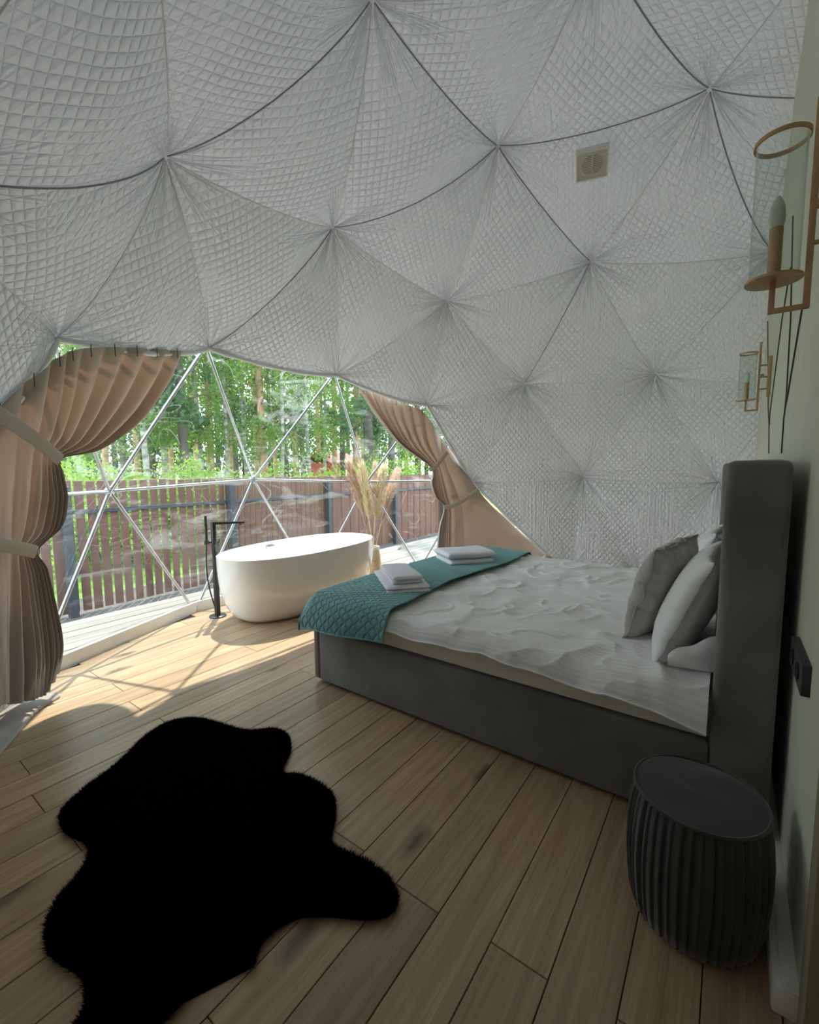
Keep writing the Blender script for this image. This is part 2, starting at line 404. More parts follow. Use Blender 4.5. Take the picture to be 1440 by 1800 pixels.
M['sheet'] = mat('cream_sheet', (0.78, 0.73, 0.65), 0.7, bump=(12, 0.3, 0.02), stretch=(1, 1, 4))
M['towel'] = mat('terry_towel', (0.80, 0.78, 0.83), 0.95, sheen=0.2, bump=(260, 0.5, 0.004))
M['teal'] = mat('teal_velour', (0.13, 0.33, 0.335), 0.6, sheen=0.3, var=(5, 0.12))
M['grey_velvet'] = mat('grey_cushion_velvet', (0.42, 0.395, 0.375), 0.5, sheen=0.35, bump=(11, 0.3, 0.02))
M['acrylic'] = mat('white_acrylic', (0.86, 0.85, 0.82), 0.12, coat=0.6)
M['chrome'] = mat('chrome', (0.75, 0.75, 0.75), 0.12, 1.0)
M['black_metal'] = mat('black_metal', (0.018, 0.018, 0.018), 0.32, spec=0.6)
M['brass'] = mat('brushed_bronze', (0.56, 0.36, 0.19), 0.42, 0.55, var=(30, 0.1))
M['bulb'] = mat('opal_bulb', (0.83, 0.84, 0.78), 0.35)
M['glass'] = thin_glass()
M['plastic_black'] = mat('anthracite_plastic', (0.035, 0.04, 0.045), 0.5)
M['plastic_hole'] = mat('socket_hole', (0.008, 0.008, 0.009), 0.7)
M['fan_white'] = mat('ivory_plastic', (0.78, 0.77, 0.70), 0.4)
M['fan_brown'] = mat('fan_recess', (0.33, 0.24, 0.17), 0.6)
M['curtain'] = translucent_mix(mat('taupe_curtain', (0.365, 0.325, 0.28), 0.8, sheen=0.1, bump=(40, 0.25, 0.004)), (0.64, 0.34, 0.20), 0.07)
M['curtain_strap'] = mat('taupe_strap', (0.40, 0.35, 0.28), 0.8)
M['fur'] = mat('black_fur', (0.0015, 0.0015, 0.0015), 1.0, spec=0.0)
M['fence'] = mat('red_brown_slat', (0.150, 0.068, 0.047), 0.6, var=(8, 0.22), stretch=(1, 1, 0.15))
M['post'] = mat('dark_grey_post', (0.045, 0.055, 0.062), 0.5)
M['grass'] = mat('meadow', (0.20, 0.34, 0.045), 0.9, var=(3.0, 0.5))
M['gravel'] = mat('dark_gravel', (0.12, 0.11, 0.10), 0.95, var=(60, 0.6), bump=(70, 0.8, 0.02))
M['bark_pine'] = mat('pine_bark', (0.30, 0.185, 0.11), 0.9, var=(6, 0.45), bump=(14, 0.6, 0.03), stretch=(1, 1, 0.3))
M['bark_dark'] = mat('dark_bark', (0.085, 0.075, 0.062), 0.9, var=(6, 0.4), bump=(14, 0.6, 0.03), stretch=(1, 1, 0.3))
M['bark_birch'] = mat('birch_bark', (0.27, 0.26, 0.24), 0.8, var=(5, 0.75), stretch=(0.6, 0.6, 2.2))
M['wicker'] = mat('straw_wicker', (0.66, 0.54, 0.36), 0.8, var=(20, 0.2))
M['ceramic'] = mat('white_ceramic_rim', (0.82, 0.80, 0.76), 0.4)
M['pampas'] = translucent_mix(mat('cream_pampas', (0.86, 0.76, 0.56), 0.9), (0.92, 0.80, 0.56), 0.45)
M['pampas_brown'] = translucent_mix(mat('brown_pampas', (0.72, 0.56, 0.42), 0.9), (0.80, 0.60, 0.42), 0.45)
M['stem'] = mat('straw_stem', (0.68, 0.52, 0.25), 0.7)
M['cable'] = mat('dark_cable', (0.05, 0.05, 0.04), 0.6)
M['red_wall'] = mat('red_painted_wall', (0.30, 0.06, 0.04), 0.8, var=(4, 0.2))
M['red_roof'] = mat('red_roof_sheet', (0.28, 0.09, 0.07), 0.7)
M['dry_leaf'] = mat('dry_leaf', (0.25, 0.09, 0.06), 0.8)
def leafmat(n, c, t):
    return translucent_mix(mat(n, c, 0.55, var=(0.6, 0.35)), t, 0.45)
M['leaf_birch'] = leafmat('birch_leaf', (0.09, 0.17, 0.035), (0.26, 0.42, 0.08))
M['leaf_spruce'] = leafmat('spruce_needles', (0.045, 0.105, 0.045), (0.10, 0.21, 0.06))
M['leaf_pine'] = leafmat('pine_needles', (0.08, 0.12, 0.055), (0.18, 0.25, 0.09))
M['leaf_bush'] = leafmat('bush_leaf', (0.15, 0.27, 0.035), (0.36, 0.56, 0.07))

# ------------------------------------------------------------------ the dome: vertices of a frequency-3 geodesic sphere
def geodesic(fr=3):
    ph = (1 + 5 ** .5) / 2
    V = np.array([[-1, ph, 0], [1, ph, 0], [-1, -ph, 0], [1, -ph, 0], [0, -1, ph], [0, 1, ph], [0, -1, -ph], [0, 1, -ph], [ph, 0, -1], [ph, 0, 1], [-ph, 0, -1], [-ph, 0, 1]])
    V /= np.linalg.norm(V[0])
    Fc = [[0, 11, 5], [0, 5, 1], [0, 1, 7], [0, 7, 10], [0, 10, 11], [1, 5, 9], [5, 11, 4], [11, 10, 2], [10, 7, 6], [7, 1, 8], [3, 9, 4], [3, 4, 2], [3, 2, 6], [3, 6, 8], [3, 8, 9], [4, 9, 5], [2, 4, 11], [6, 2, 10], [8, 6, 7], [9, 8, 1]]
    z = V[0]; x = np.cross([0, 0, 1.], z); x /= np.linalg.norm(x); y = np.cross(z, x)
    V = V @ np.array([x, y, z]).T
    pts = []; tris = []
    def idx(p):
        p = p / np.linalg.norm(p)
        for i, q in enumerate(pts):
            if np.linalg.norm(q - p) < 1e-5: return i
        pts.append(p); return len(pts) - 1
    for a, b, c in Fc:
        A, B, Cc = V[a], V[b], V[c]; g = {}
        for i in range(fr + 1):
            for j in range(fr + 1 - i): g[i, j] = idx(A + (B - A) * i / fr + (Cc - A) * j / fr)
        for i in range(fr):
            for j in range(fr - i):
                tris.append((g[i, j], g[i + 1, j], g[i, j + 1]))
                if i + j < fr - 1: tris.append((g[i + 1, j], g[i + 1, j + 1], g[i, j + 1]))
    return np.array(pts), tris


GV, GT = geodesic()
al = 0.256
HUB = GV @ np.array([[math.cos(al), math.sin(al), 0], [-math.sin(al), math.cos(al), 0], [0, 0, 1]]) * DR + DC
HUB[44] = on_dome(1000, 1008, DR)                            # the window's last foot, where the liner hem meets the floor
WIN = {36, 3, 37, 6, 40, 8, 42, 9, 43, 87, 38, 41, 88, 44}
tris_all = [t for t in GT if min(HUB[i][2] for i in t) > -0.2]
tris_win = [t for t in tris_all if set(t) <= WIN]
tris_lin = [t for t in tris_all if not set(t) <= WIN and max(HUB[i][1] for i in t) > -0.35]


SLACK = {tuple(sorted(e)): v for e, v in {(2, 15): 0.065, (2, 1): 0.036, (4, 5): 0.060, (5, 6): 0.026, (4, 22): 0.022, (22, 25): 0.035, (3, 6): 0.03, (6, 8): 0.03, (8, 9): 0.03, (22, 23): 0.05}.items()}
def slack(i, j): return SLACK.get(tuple(sorted((i, j))), 0.010 + 0.010 * ((min(i, j) * 7 + max(i, j) * 5) % 4) / 3)


def sag(P, bar, t):
    """hang of the liner at flat points P (barycentric rows bar) of the triangle t: tied up to a point at each hub, slack between"""
    n = DC - P; n = n / np.linalg.norm(n, axis=-1, keepdims=True)
    b1, b2, b3 = bar[:, 0], bar[:, 1], bar[:, 2]
    f = 4 * (slack(t[0], t[1]) * b1 * b2 + slack(t[1], t[2]) * b2 * b3 + slack(t[2], t[0]) * b3 * b1) + 27 * 0.020 * b1 * b2 * b3
    cone = 0.075 * (1 - np.exp(-(1 - bar.max(1)) / 0.17))
    return P + n * (0.5 * f + cone)[:, None] + np.array([0, 0, -0.8]) * f[:, None]
def edge_sag(P, s, i, j):
    return sag(P, np.stack([1 - s, s, np.zeros_like(s)], 1), (i, j, j))


FLOOR_Z = 0.0
ceiling = empty('ceiling', (DC[0], DC[1], 0)); tag(ceiling, 'silver-grey quilted fabric liner of the dome tent, in triangular panels', 'ceiling', kind='structure')
nsub = 26
for t in tris_lin:
    A, B, Cc = (HUB[i] for i in t)
    if np.dot(np.cross(B - A, Cc - A), DC - A) < 0: B, Cc = Cc, B; t = (t[0], t[2], t[1])
    bar = []; index = {}
    for i in range(nsub + 1):
        for j in range(nsub + 1 - i):
            index[i, j] = len(bar); bar.append((1 - (i + j) / nsub, i / nsub, j / nsub))
    bar = np.array(bar)
    Pf = bar[:, :1] * A + bar[:, 1:2] * B + bar[:, 2:] * Cc
    P = sag(Pf, bar, t)
    P[:, 2] = np.maximum(P[:, 2], FLOOR_Z)
    fc = []
    for i in range(nsub):
        for j in range(nsub - i):
            fc.append((index[i, j], index[i + 1, j], index[i, j + 1]))
            if i + j < nsub - 1: fc.append((index[i + 1, j], index[i + 1, j + 1], index[i, j + 1]))
    cen = (A + B + Cc) / 3; n = (DC - cen) / np.linalg.norm(DC - cen)
    tv = np.cross([0, 0, 1.], n)
    tv = tv / max(np.linalg.norm(tv), 1e-6); bv = np.cross(n, tv)
    uv = np.stack([(Pf - cen) @ tv, (Pf - cen) @ bv], 1) + np.array([cen[0] * 3.1, cen[1] * 2.7])
    o = mesh('liner_panel', P, fc, M['liner'], ceiling, uv=uv)
    # angle round and nearness to each of the three hubs, for the wrinkles
    ang = np.zeros((len(P), 3)); near = np.zeros((len(P), 3))
    for k, (hub, o1) in enumerate(((A, B), (B, Cc), (Cc, A))):
        d = Pf - hub; e1 = (o1 - hub) / np.linalg.norm(o1 - hub); e2 = np.cross(n, e1)
        ang[:, k] = np.arctan2(d @ e2, d @ e1 + 1e-9) + (t[k] % 7) * 1.7
        near[:, k] = np.clip(1 - np.linalg.norm(d, axis=1) / 0.95, 0, 1)
    for nm, arr in (('hub_angle', ang), ('hub_near', near)):
        at = o.data.attributes.new(nm, 'FLOAT_VECTOR', 'POINT'); at.data.foreach_set('vector', arr.astype(np.float32).ravel())
edges = {}
for t in tris_lin:
    for a, b in ((0, 1), (1, 2), (2, 0)): edges[tuple(sorted((t[a], t[b])))] = 1
DARK = {tuple(sorted(e)) for e in ((2, 15), (2, 1), (1, 4), (4, 28), (4, 5), (5, 6), (4, 22), (22, 25), (0, 22), (22, 23), (28, 29))}
for e in edges:
    A, B = HUB[e[0]], HUB[e[1]]
    s = np.linspace(0.012, 0.988, 25)
    Pf = A + (B - A) * s[:, None]; P = edge_sag(Pf, s, *e)
    n = DC - P; n /= np.linalg.norm(n, axis=1, keepdims=True)
    P = P + n * 0.002
    P[:, 2] = np.maximum(P[:, 2], 0.004)
    if e in DARK: tube('seam', P, 0.0045, M['seam_dark'], ceiling, 6)
    else: tube('seam', P, 0.0042, M['seam_light'], ceiling, 6)

# window: the clear side of the dome
win = empty('window_1', (2.6, 4.0, 0)); tag(win, 'clear plastic triangles in a silver tube frame, facing the fence and forest', 'window', kind='structure')
FR = 1.012
def frame_pt(i): return DC + (HUB[i] - DC) * FR
wedges = {}
for t in tris_win:
    for a, b in ((0, 1), (1, 2), (2, 0)): wedges[tuple(sorted((t[a], t[b])))] = 1
for (a, b) in wedges:
    A, B = frame_pt(a), frame_pt(b)
    if A[2] < 0.12 and B[2] < 0.12: continue                  # along the floor the curb takes over
    A, B = A + (B - A) * 0.012, B + (A - B) * 0.012
    A[2] = max(A[2], 0.01); B[2] = max(B[2], 0.01)
    tube('strut', [A, B], 0.0135, M['steel'], win, 10)
for i in sorted({i for e in wedges for i in e}):
    p = frame_pt(i)
    if p[2] < 0.12: continue
    n = (DC - p) / np.linalg.norm(DC - p)
    lathe('hub_plate', [(0.0, -0.012), (0.038, -0.012), (0.042, 0.0), (0.038, 0.014), (0.012, 0.016), (0.012, 0.024), (0.0, 0.024)], M['steel'], win, 16, p, n)
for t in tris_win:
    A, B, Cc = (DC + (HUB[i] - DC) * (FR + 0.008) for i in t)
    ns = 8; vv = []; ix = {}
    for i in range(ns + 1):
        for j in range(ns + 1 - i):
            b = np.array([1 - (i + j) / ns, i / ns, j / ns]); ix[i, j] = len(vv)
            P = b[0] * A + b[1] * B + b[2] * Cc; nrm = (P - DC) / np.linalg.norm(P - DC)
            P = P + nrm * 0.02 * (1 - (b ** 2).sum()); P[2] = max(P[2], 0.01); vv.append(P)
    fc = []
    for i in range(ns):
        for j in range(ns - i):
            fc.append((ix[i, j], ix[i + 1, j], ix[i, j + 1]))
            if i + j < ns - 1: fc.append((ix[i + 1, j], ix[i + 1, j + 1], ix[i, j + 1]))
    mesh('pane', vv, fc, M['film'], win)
# rolled white hem of the outer cover above the window
hem = [36, 3, 6, 8, 9, 43, 44]
for a, b in zip(hem[:-1], hem[1:]):
    A, B = DC + (HUB[a] - DC) * 1.0, DC + (HUB[b] - DC) * 1.0
    s = np.linspace(0, 1, 13); P = A + (B - A) * s[:, None]
    P = edge_sag(P, s, a, b) + np.array([0, 0, -0.012])
    tube('hem_roll', P, 0.017 + 0.006 * np.sin(s * 23 + a), M['cover'], win, 8)

# ------------------------------------------------------------------ floor of planks
floor = box('floor', -0.9, 6.3, -0.6, 4.3, -0.06, -0.011, M['floor_gap']); tag(floor, 'floor of brown oak-look planks with dark joints', 'floor', kind='structure')
PW, PL = 0.1655, 1.43
rr = math.sqrt(3.36 ** 2) + 0.05
for k in range(-5, 25):
    v0 = 0.325 + PW * (k - 0); v1 = v0 + PW; vm = (v0 + v1) / 2
    if v0 > 4.25 or v1 < -0.6: continue
    dv = abs(vm - 0.683)
    if dv >= rr: continue
    hw = math.sqrt(rr * rr - dv * dv); ua, ub = 2.674 - hw - 0.05, 2.674 + hw + 0.05
    ua = max(ua, -0.85)
    st = (1.06 if k % 2 == 0 else 0.49) + (0.02 * math.sin(k * 2.1))
    st -= PL * math.ceil((st - ua) / PL)
    while st < ub:
        a, b = max(st, ua), min(st + PL, ub); st += PL
        if b - a < 0.05: continue
        g = 0.0014
        box('plank', a + g, b - g, v0 + g, v1 - g, -0.012, rnd.uniform(-0.0008, 0.0), M['oak'], floor, bev=0.0016, seg=1)

# curb and deck outside
base_ids = [36, 87, 38, 41, 88, 44]
base_pts = []
for i in (86, 87, 38, 41, 88, 44, 47):
    if HUB[i][2] < 0.3: base_pts.append(HUB[i].copy())
curb = empty('trim_1', (2.6, 4.1, 0)); tag(curb, 'low white board running along the floor under the clear window', 'trim', kind='structure')
bl = [HUB[i] for i in (87, 38, 41, 88, 44)]
bl = [bl[0] + (bl[0] - bl[1]) * 0.6] + bl + [bl[-1] + np.array([0.15, -0.9, 0])]
for A, B in zip(bl[:-1], bl[1:]):
    d = (B - A)[:2]; ln = np.linalg.norm(d); d = d / ln; nrm = np.array([-d[1], d[0]])
    if nrm @ (DC[:2] - A[:2]) > 0: nrm = -nrm
    i0, o0 = A[:2] + nrm * 0.015, A[:2] + nrm * 0.05
    i1, o1 = B[:2] + nrm * 0.015, B[:2] + nrm * 0.05
    V = [(*i0, -0.01), (*i1, -0.01), (*o1, -0.01), (*o0, -0.01), (*i0, 0.095), (*i1, 0.095), (*o1, 0.095), (*o0, 0.095)]
    mesh('board', V, [(0, 1, 5, 4), (1, 2, 6, 5), (2, 3, 7, 6), (3, 0, 4, 7), (4, 5, 6, 7), (3, 2, 1, 0)], M['white_paint'], curb, smooth=False)
deck = empty('floor_deck', (3, 4.6, 0)); tag(deck, 'pale boarded terrace between the dome window and the fence', 'deck', kind='structure')
deck.name = 'terrace'
DW = 0.142
for A, B in zip(bl[:-1], bl[1:]):
    d = (B - A)[:2]; d = d / np.linalg.norm(d); nrm = np.array([-d[1], d[0]])
    if nrm @ (DC[:2] - A[:2]) > 0: nrm = -nrm
    q = [A[:2] + nrm * 0.051 - d * 0.02, B[:2] + nrm * 0.051 + d * 0.02, B[:2] + nrm * 0.30 + d * 0.05, A[:2] + nrm * 0.30 - d * 0.05]
    mesh('bearer', [(*p, 0.02) for p in q] + [(*p, 0.0605) for p in q], [(3, 2, 1, 0), (4, 5, 6, 7), (0, 1, 5, 4), (1, 2, 6, 5), (2, 3, 7, 6), (3, 0, 4, 7)], M['deck'], deck, smooth=False)
poly = [p[:2] + (p[:2] - DC[:2]) / np.linalg.norm(p[:2] - DC[:2]) * 0.055 for p in bl]
def inside_edge(v):
    us = []
    for A, B in zip(poly[:-1], poly[1:]):
        if (A[1] - v) * (B[1] - v) < 0: us.append(A[0] + (B[0] - A[0]) * (v - A[1]) / (B[1] - A[1]))
    return us
for k in range(30):
    v0 = 1.2 + DW * k; v1 = v0 + DW
    if v1 > 4.58: break
    us0 = inside_edge(v0); us1 = inside_edge(v1)
    segs = []; ua_ = max(poly, key=lambda p: p[1])[0]
    if len(us0) >= 2 or len(us1) >= 2 or (us0 or us1):
        allu = us0 + us1
        lo = [u for u in allu if u < 2.67]; hi = [u for u in allu if u > 2.67]
        # mitred ends follow the curb
        if hi: segs.append(((max([u for u in us0 if u > 2.67], default=max(hi)), max([u for u in us1 if u > 2.67], default=ua_)), 7.6))
        if lo: segs.append((-1.4, (min([u for u in us0 if u < 2.67], default=min(lo)), min([u for u in us1 if u < 2.67], default=ua_))))
    else:
        if v0 > 4: segs.append((-1.4, 7.6))
    for a, b in segs:
        a0, a1 = a if isinstance(a, tuple) else (a, a); b0, b1 = b if isinstance(b, tuple) else (b, b)
        g = 0.004; z0, z1 = 0.062, 0.088 + rnd.uniform(-.001, .001)
        V = [(a0, v0 + g, z0), (b0, v0 + g, z0), (b1, v1 - g, z0), (a1, v1 - g, z0), (a0, v0 + g, z1), (b0, v0 + g, z1), (b1, v1 - g, z1), (a1, v1 - g, z1)]
        mesh('board', V, [(0, 3, 2, 1), (4, 5, 6, 7), (0, 1, 5, 4), (1, 2, 6, 5), (2, 3, 7, 6), (3, 0, 4, 7)], M['deck'], deck, smooth=False)
leaf = empty('dry_leaf', tuple(at_z(703, 966, 0.09))); tag(leaf, 'small red-brown dry leaf lying on the pale terrace boards', 'leaf')
lp = at_z(703, 966, 0.09)
Vl = []
for i in range(9):
    s = i / 8; wd = 0.022 * math.sin(math.pi * s) ** 0.7
    for q in (-1, 0, 1): Vl.append(lp + np.array([(s - .5) * 0.09, q * wd, 0.004 + 0.016 * abs(q) + 0.01 * s]))
grid('blade', np.array(Vl).reshape(9, 3, 3), M['dry_leaf'], leaf)
tube('stalk', [lp + np.array([-0.045, 0, 0.004]), lp + np.array([-0.07, 0.01, 0.006])], 0.002, M['dry_leaf'], leaf, 5)

# ------------------------------------------------------------------ partition wall on the right
WV = -0.20
def disc_poly(v, u0, u1, step=28):
    r = math.sqrt(3.44 ** 2 - (v - DC[1]) ** 2)
    top = []
    for u in np.linspace(u0, u1, step):
        d = r * r - (u - DC[0]) ** 2
        top.append((u, DC[2] + math.sqrt(max(d, 0))))
    return top
def wall_slab(name, u0, u1, vf, th, m, parent=None):
    t = disc_poly(vf, u0, u1)
    pts = [(u0, -0.01), *t[:], (u1, -0.01)]
    n = len(pts)
    V = [(u, vf, z) for u, z in pts] + [(u, vf - th, z) for u, z in pts]
    Fc = [tuple(range(n)), tuple(range(2 * n - 1, n - 1, -1))] + [(i, i + n, (i + 1) % n + n, (i + 1) % n) for i in range(n)]
    return mesh(name, V, Fc, m, parent, smooth=False)
RW = math.sqrt(3.44 ** 2 - (WV - DC[1]) ** 2)
wall = wall_slab('wall_right', 1.312, 2.674 + RW - 0.02, WV, 0.06, M['sage']); tag(wall, 'pale sage green wood-grain partition wall behind the headboard', 'wall', kind='structure')
wall2 = wall_slab('wall_near', -0.6, 1.235, WV - 0.03, 0.03, M['olive']); tag(wall2, 'dark olive door leaf beside the end of the sage wall', 'wall', kind='structure')
tr2 = box('trim_2', 1.238, 1.312, -0.26, WV + 0.004, 0.0, 3.2, M['olive'], bev=0.003); tag(tr2, 'olive brown upright door casing at the end of the sage wall', 'trim', kind='structure')
bb = box('baseboard_right', 1.315, 5.8, WV, -0.148, 0.0, 0.072, M['white_paint'], bev=0.006); tag(bb, 'white baseboard at the foot of the sage wall', 'baseboard', kind='structure')
bbt = box('cap', 1.315, 5.8, WV, -0.165, 0.072, 0.079, M['white_paint'], bb, bev=0.002)

# ------------------------------------------------------------------ bed
bed = empty('bed', (2.86, 1.0, 0)); tag(bed, 'wide upholstered bed with tall headboard in charcoal velvet', 'bed')
BU0, BU1, BV1, BZ = 1.85, 3.87, 2.10, 0.355
box('side_panel', BU0, BU0 + 0.07, 0.016, BV1 - 0.045, 0.022, BZ, M['velvet'], bed, bev=0.012, seg=3)
box('side_panel', BU1 - 0.07, BU1, 0.05, BV1 - 0.045, 0.022, BZ, M['velvet'], bed, bev=0.012, seg=3)
box('foot_panel', BU0, BU1, BV1 - 0.05, BV1 + 0.01, 0.022, BZ, M['velvet'], bed, bev=0.02, seg=4)
box('slat_base', BU0 + 0.07, BU1 - 0.07, 0.0, BV1 - 0.05, 0.2, 0.24, M['plastic_black'], bed)
for (lx, ly) in ((BU0 + 0.1, 0.15), (BU1 - 0.1, 0.15), (BU0 + 0.1, BV1 - 0.12), (BU1 - 0.1, BV1 - 0.12)):
    lathe('leg', [(0, 0.0), (0.022, 0.0), (0.026, 0.2), (0, 0.2)], M['plastic_black'], bed, 12, (lx, ly, 0))
hb = empty('headboard', (0, 0, 0)); hb.parent = bed; hb.location = Vector((2.86, -0.1, 0)) - Vector((2.86, 1.0, 0))
def pad(name, x0, x1, y0, y1, z0, z1, parent, seed, bulge=0.012, r=0.03):
    bm = bmesh.new(); bmesh.ops.create_cube(bm, size=1)
    for v in bm.verts: v.co = Vector(((x0 + x1) / 2 + v.co.x * (x1 - x0), (y0 + y1) / 2 + v.co.y * (y1 - y0), (z0 + z1) / 2 + v.co.z * (z1 - z0)))
    bmesh.ops.bevel(bm, geom=bm.edges[:], offset=r, segments=4, profile=0.55, affect='EDGES')
    return sharp(bm_obj(name, bm, M['velvet'], parent), 50)
pad('wing', BU0 - 0.006, BU0 + 0.09, -0.163, 0.014, 0.015, 1.372, hb, 1)
pad('wing', BU1 - 0.07, BU1 + 0.01, -0.163, 0.048, 0.015, 1.378, hb, 2)
pad('back_panel', BU0 + 0.085, BU1 - 0.065, -0.16, -0.035, 0.015, 1.375, hb, 3)
mattress = empty('mattress', (2.86, 1.0, 0.24)); tag(mattress, 'cream mattress showing as a strip under the white duvet', 'mattress')
nr, nc = 90, 60
# rounded slab whose sides wrinkle a little
def slab(name, x0, x1, y0, y1, z0, z1, m, parent, r=0.03):
    return box(name, x0, x1, y0, y1, z0, z1, m, parent, bev=r, seg=4)
slab('core', BU0 + 0.072, BU1 - 0.072, -0.028, BV1 - 0.055, 0.24, 0.47, M['sheet'], mattress)
sk = []
for s in np.linspace(0, 1, 160):
    v = 0.024 + s * 2.0
    sk.append([(BU0 + 0.028 + 0.010 * math.sin(v * 19 + 2 * math.sin(v * 4)) * k - 0.006 * k, v, 0.366 + 0.100 * k) for k in np.linspace(0, 1, 9)])
grid('fitted_sheet', np.array(sk), M['sheet'], mattress)

# duvet
duvet = empty('duvet', (2.86, 0.8, 0.5)); tag(duvet, 'crumpled white striped satin duvet covering the bed', 'duvet')
def duvet_point(a, v):
    """a = distance across the bed from its near hem; v along the bed"""
    top = 0.552
    hemz = 0.476 - 0.02 * np.clip((0.9 - v) / 0.9, 0, 1) - 0.055 * np.clip((0.35 - v) / 0.35, 0, 1) ** 1.4 + 0.007 * np.sin(v * 9.0) + 0.004 * np.sin(v * 23)
    drop = 0.16
    ta = np.clip(a / drop, 0, 1)
    z = hemz + (top - hemz) * np.sin(ta * math.pi / 2) ** 0.9
    x = 1.806 + a * 0.35 + np.clip(a - drop, 0, 9) * 0.65
    x = np.where(a < drop, 1.806 + 0.045 * (1 - np.cos(ta * math.pi / 2)) + 0.03 * ta, 1.806 + 0.075 + (a - drop))
    return x, z
A, Vv = np.meshgrid(np.linspace(0, 2.2, 250), np.linspace(0.024, 1.62, 230), indexing='ij')
X, Z = duvet_point(A, Vv)
far = np.clip((X - 3.84) / 0.09, 0, 1); Z = Z - 0.10 * far ** 2
X = np.minimum(X, 3.935)
wr = 0.020 * vnoise(A * 2.6 + 0.8 * Vv, Vv * 2.2, 3, 3)
rid = np.abs(vnoise(A * 3.2 + Vv * 2.2, Vv * 3.4 - A * 1.4, 11, 2)); wr += 0.016 * np.exp(-(rid / 0.13) ** 1.5)
rid2 = np.abs(vnoise(A * 5.1 - Vv * 3.0, Vv * 4.2 + A * 3.1, 21, 2)); wr += 0.010 * np.exp(-(rid2 / 0.10) ** 1.5)
edge = np.clip(A / 0.12, 0, 1)
wr += 0.014 * (1 - np.clip((A - 0.05) / 0.5, 0, 1)) * np.clip(vnoise(Vv * 10, A * 2.5, 5, 2), -1, 1)
hmask = np.clip((1.56 - Vv) / 0.1, 0.15, 1)
Z = Z + 1.0 * (wr * (0.35 + 0.65 * edge)) * hmask
X = X - 0.02 * (1 - edge) * vnoise(Vv * 8, A * 3, 8, 2)
Z = Z + 0.001 * np.sin(A * 2 * math.pi / 0.028) * edge                     # satin stripes woven along the bed
uvd = np.stack([A, Vv], -1)
m = M['linen']
grid('cover', np.stack([X, Vv, Z], -1), m, duvet, uv=uvd)
# thin turned hem along the near edge
tube('hem', [(X[0, j] - 0.001, Vv[0, j], Z[0, j]) for j in range(0, 230, 4)], 0.004, M['pillow_white'], duvet, 6)

# teal bed runner with scale quilting
runner = empty('bed_runner', (2.86, 1.8, 0.5)); tag(runner, 'teal quilted bed runner across the foot of the bed', 'bed runner')
na, nb = 620, 200
A, Vb = np.meshgrid(np.linspace(0, 2.42, na), np.linspace(0, 1, nb), indexing='ij')
inner = 1.465 + 0.03 * np.sin(A * 2.2) - 0.015 * np.sin(A * 5)
Ln = 0.70
s = Vb * Ln                                             # distance from the inner edge towards the foot
drop = 0.22
ta = np.clip(A / drop, 0, 1)
hemz = 0.372 + 0.05 * (1 - Vb)
top = 0.592
Xr = np.where(A < drop, 1.765 + 0.075 * (1 - np.cos(ta * math.pi / 2)) + 0.03 * ta, 1.87 + (A - drop))
Zr = hemz + (top - hemz) * np.sin(ta * math.pi / 2) ** 0.85
Yr = inner + s
over = np.clip(Yr - 2.06, 0, 1)                         # past the foot the runner folds down
Yr = np.where(over > 0, 2.06 + 0.09 * np.sin(np.clip(over / 0.12, 0, 1) * math.pi / 2), Yr)
Zr = Zr - over * 0.85 * np.clip(A / 0.1, 0.25, 1)
farr = np.clip((Xr - 3.86) / 0.1, 0, 1); Zr = Zr - 0.14 * farr ** 1.5; Xr = np.minimum(Xr, 3.955)
Zr = Zr + 0.010 * vnoise(A * 3, Vb * 2, 31, 2) * np.clip(A / .2, .2, 1)
Xr = Xr + 0.012 * np.sin(Vb * 7 + 1) * (1 - ta)
su, sv = A / 0.050, s / 0.034
row = np.floor(sv); fv = sv - row; xx = su + 0.5 * (row % 2)
fx = (xx - np.floor(xx)) - 0.5
arc = 0.08 + 0.9 * (1 - np.abs(fx * 2) ** 1.8)          # scallop outline within each row
d1 = np.abs(fv - arc * 0.95)
hgt = np.clip(d1 / 0.30, 0, 1) ** 0.55
Zr = Zr + 0.0075 * hgt * np.clip(ta, 0.35, 1); Xr = Xr - 0.007 * hgt * (1 - ta)
grid('quilt', np.stack([Xr, Yr, Zr], -1), M['teal'], runner)
tube('binding', [(Xr[i, 0], Yr[i, 0], Zr[i, 0]) for i in range(0, na, 6)], 0.0045, M['teal'], runner, 6)
tube('binding', [(Xr[i, -1], Yr[i, -1], Zr[i, -1]) for i in range(0, na, 6)], 0.0045, M['teal'], runner, 6)
tube('binding', [(Xr[0, j], Yr[0, j], Zr[0, j]) for j in range(0, nb, 4)], 0.0045, M['teal'], runner, 6)

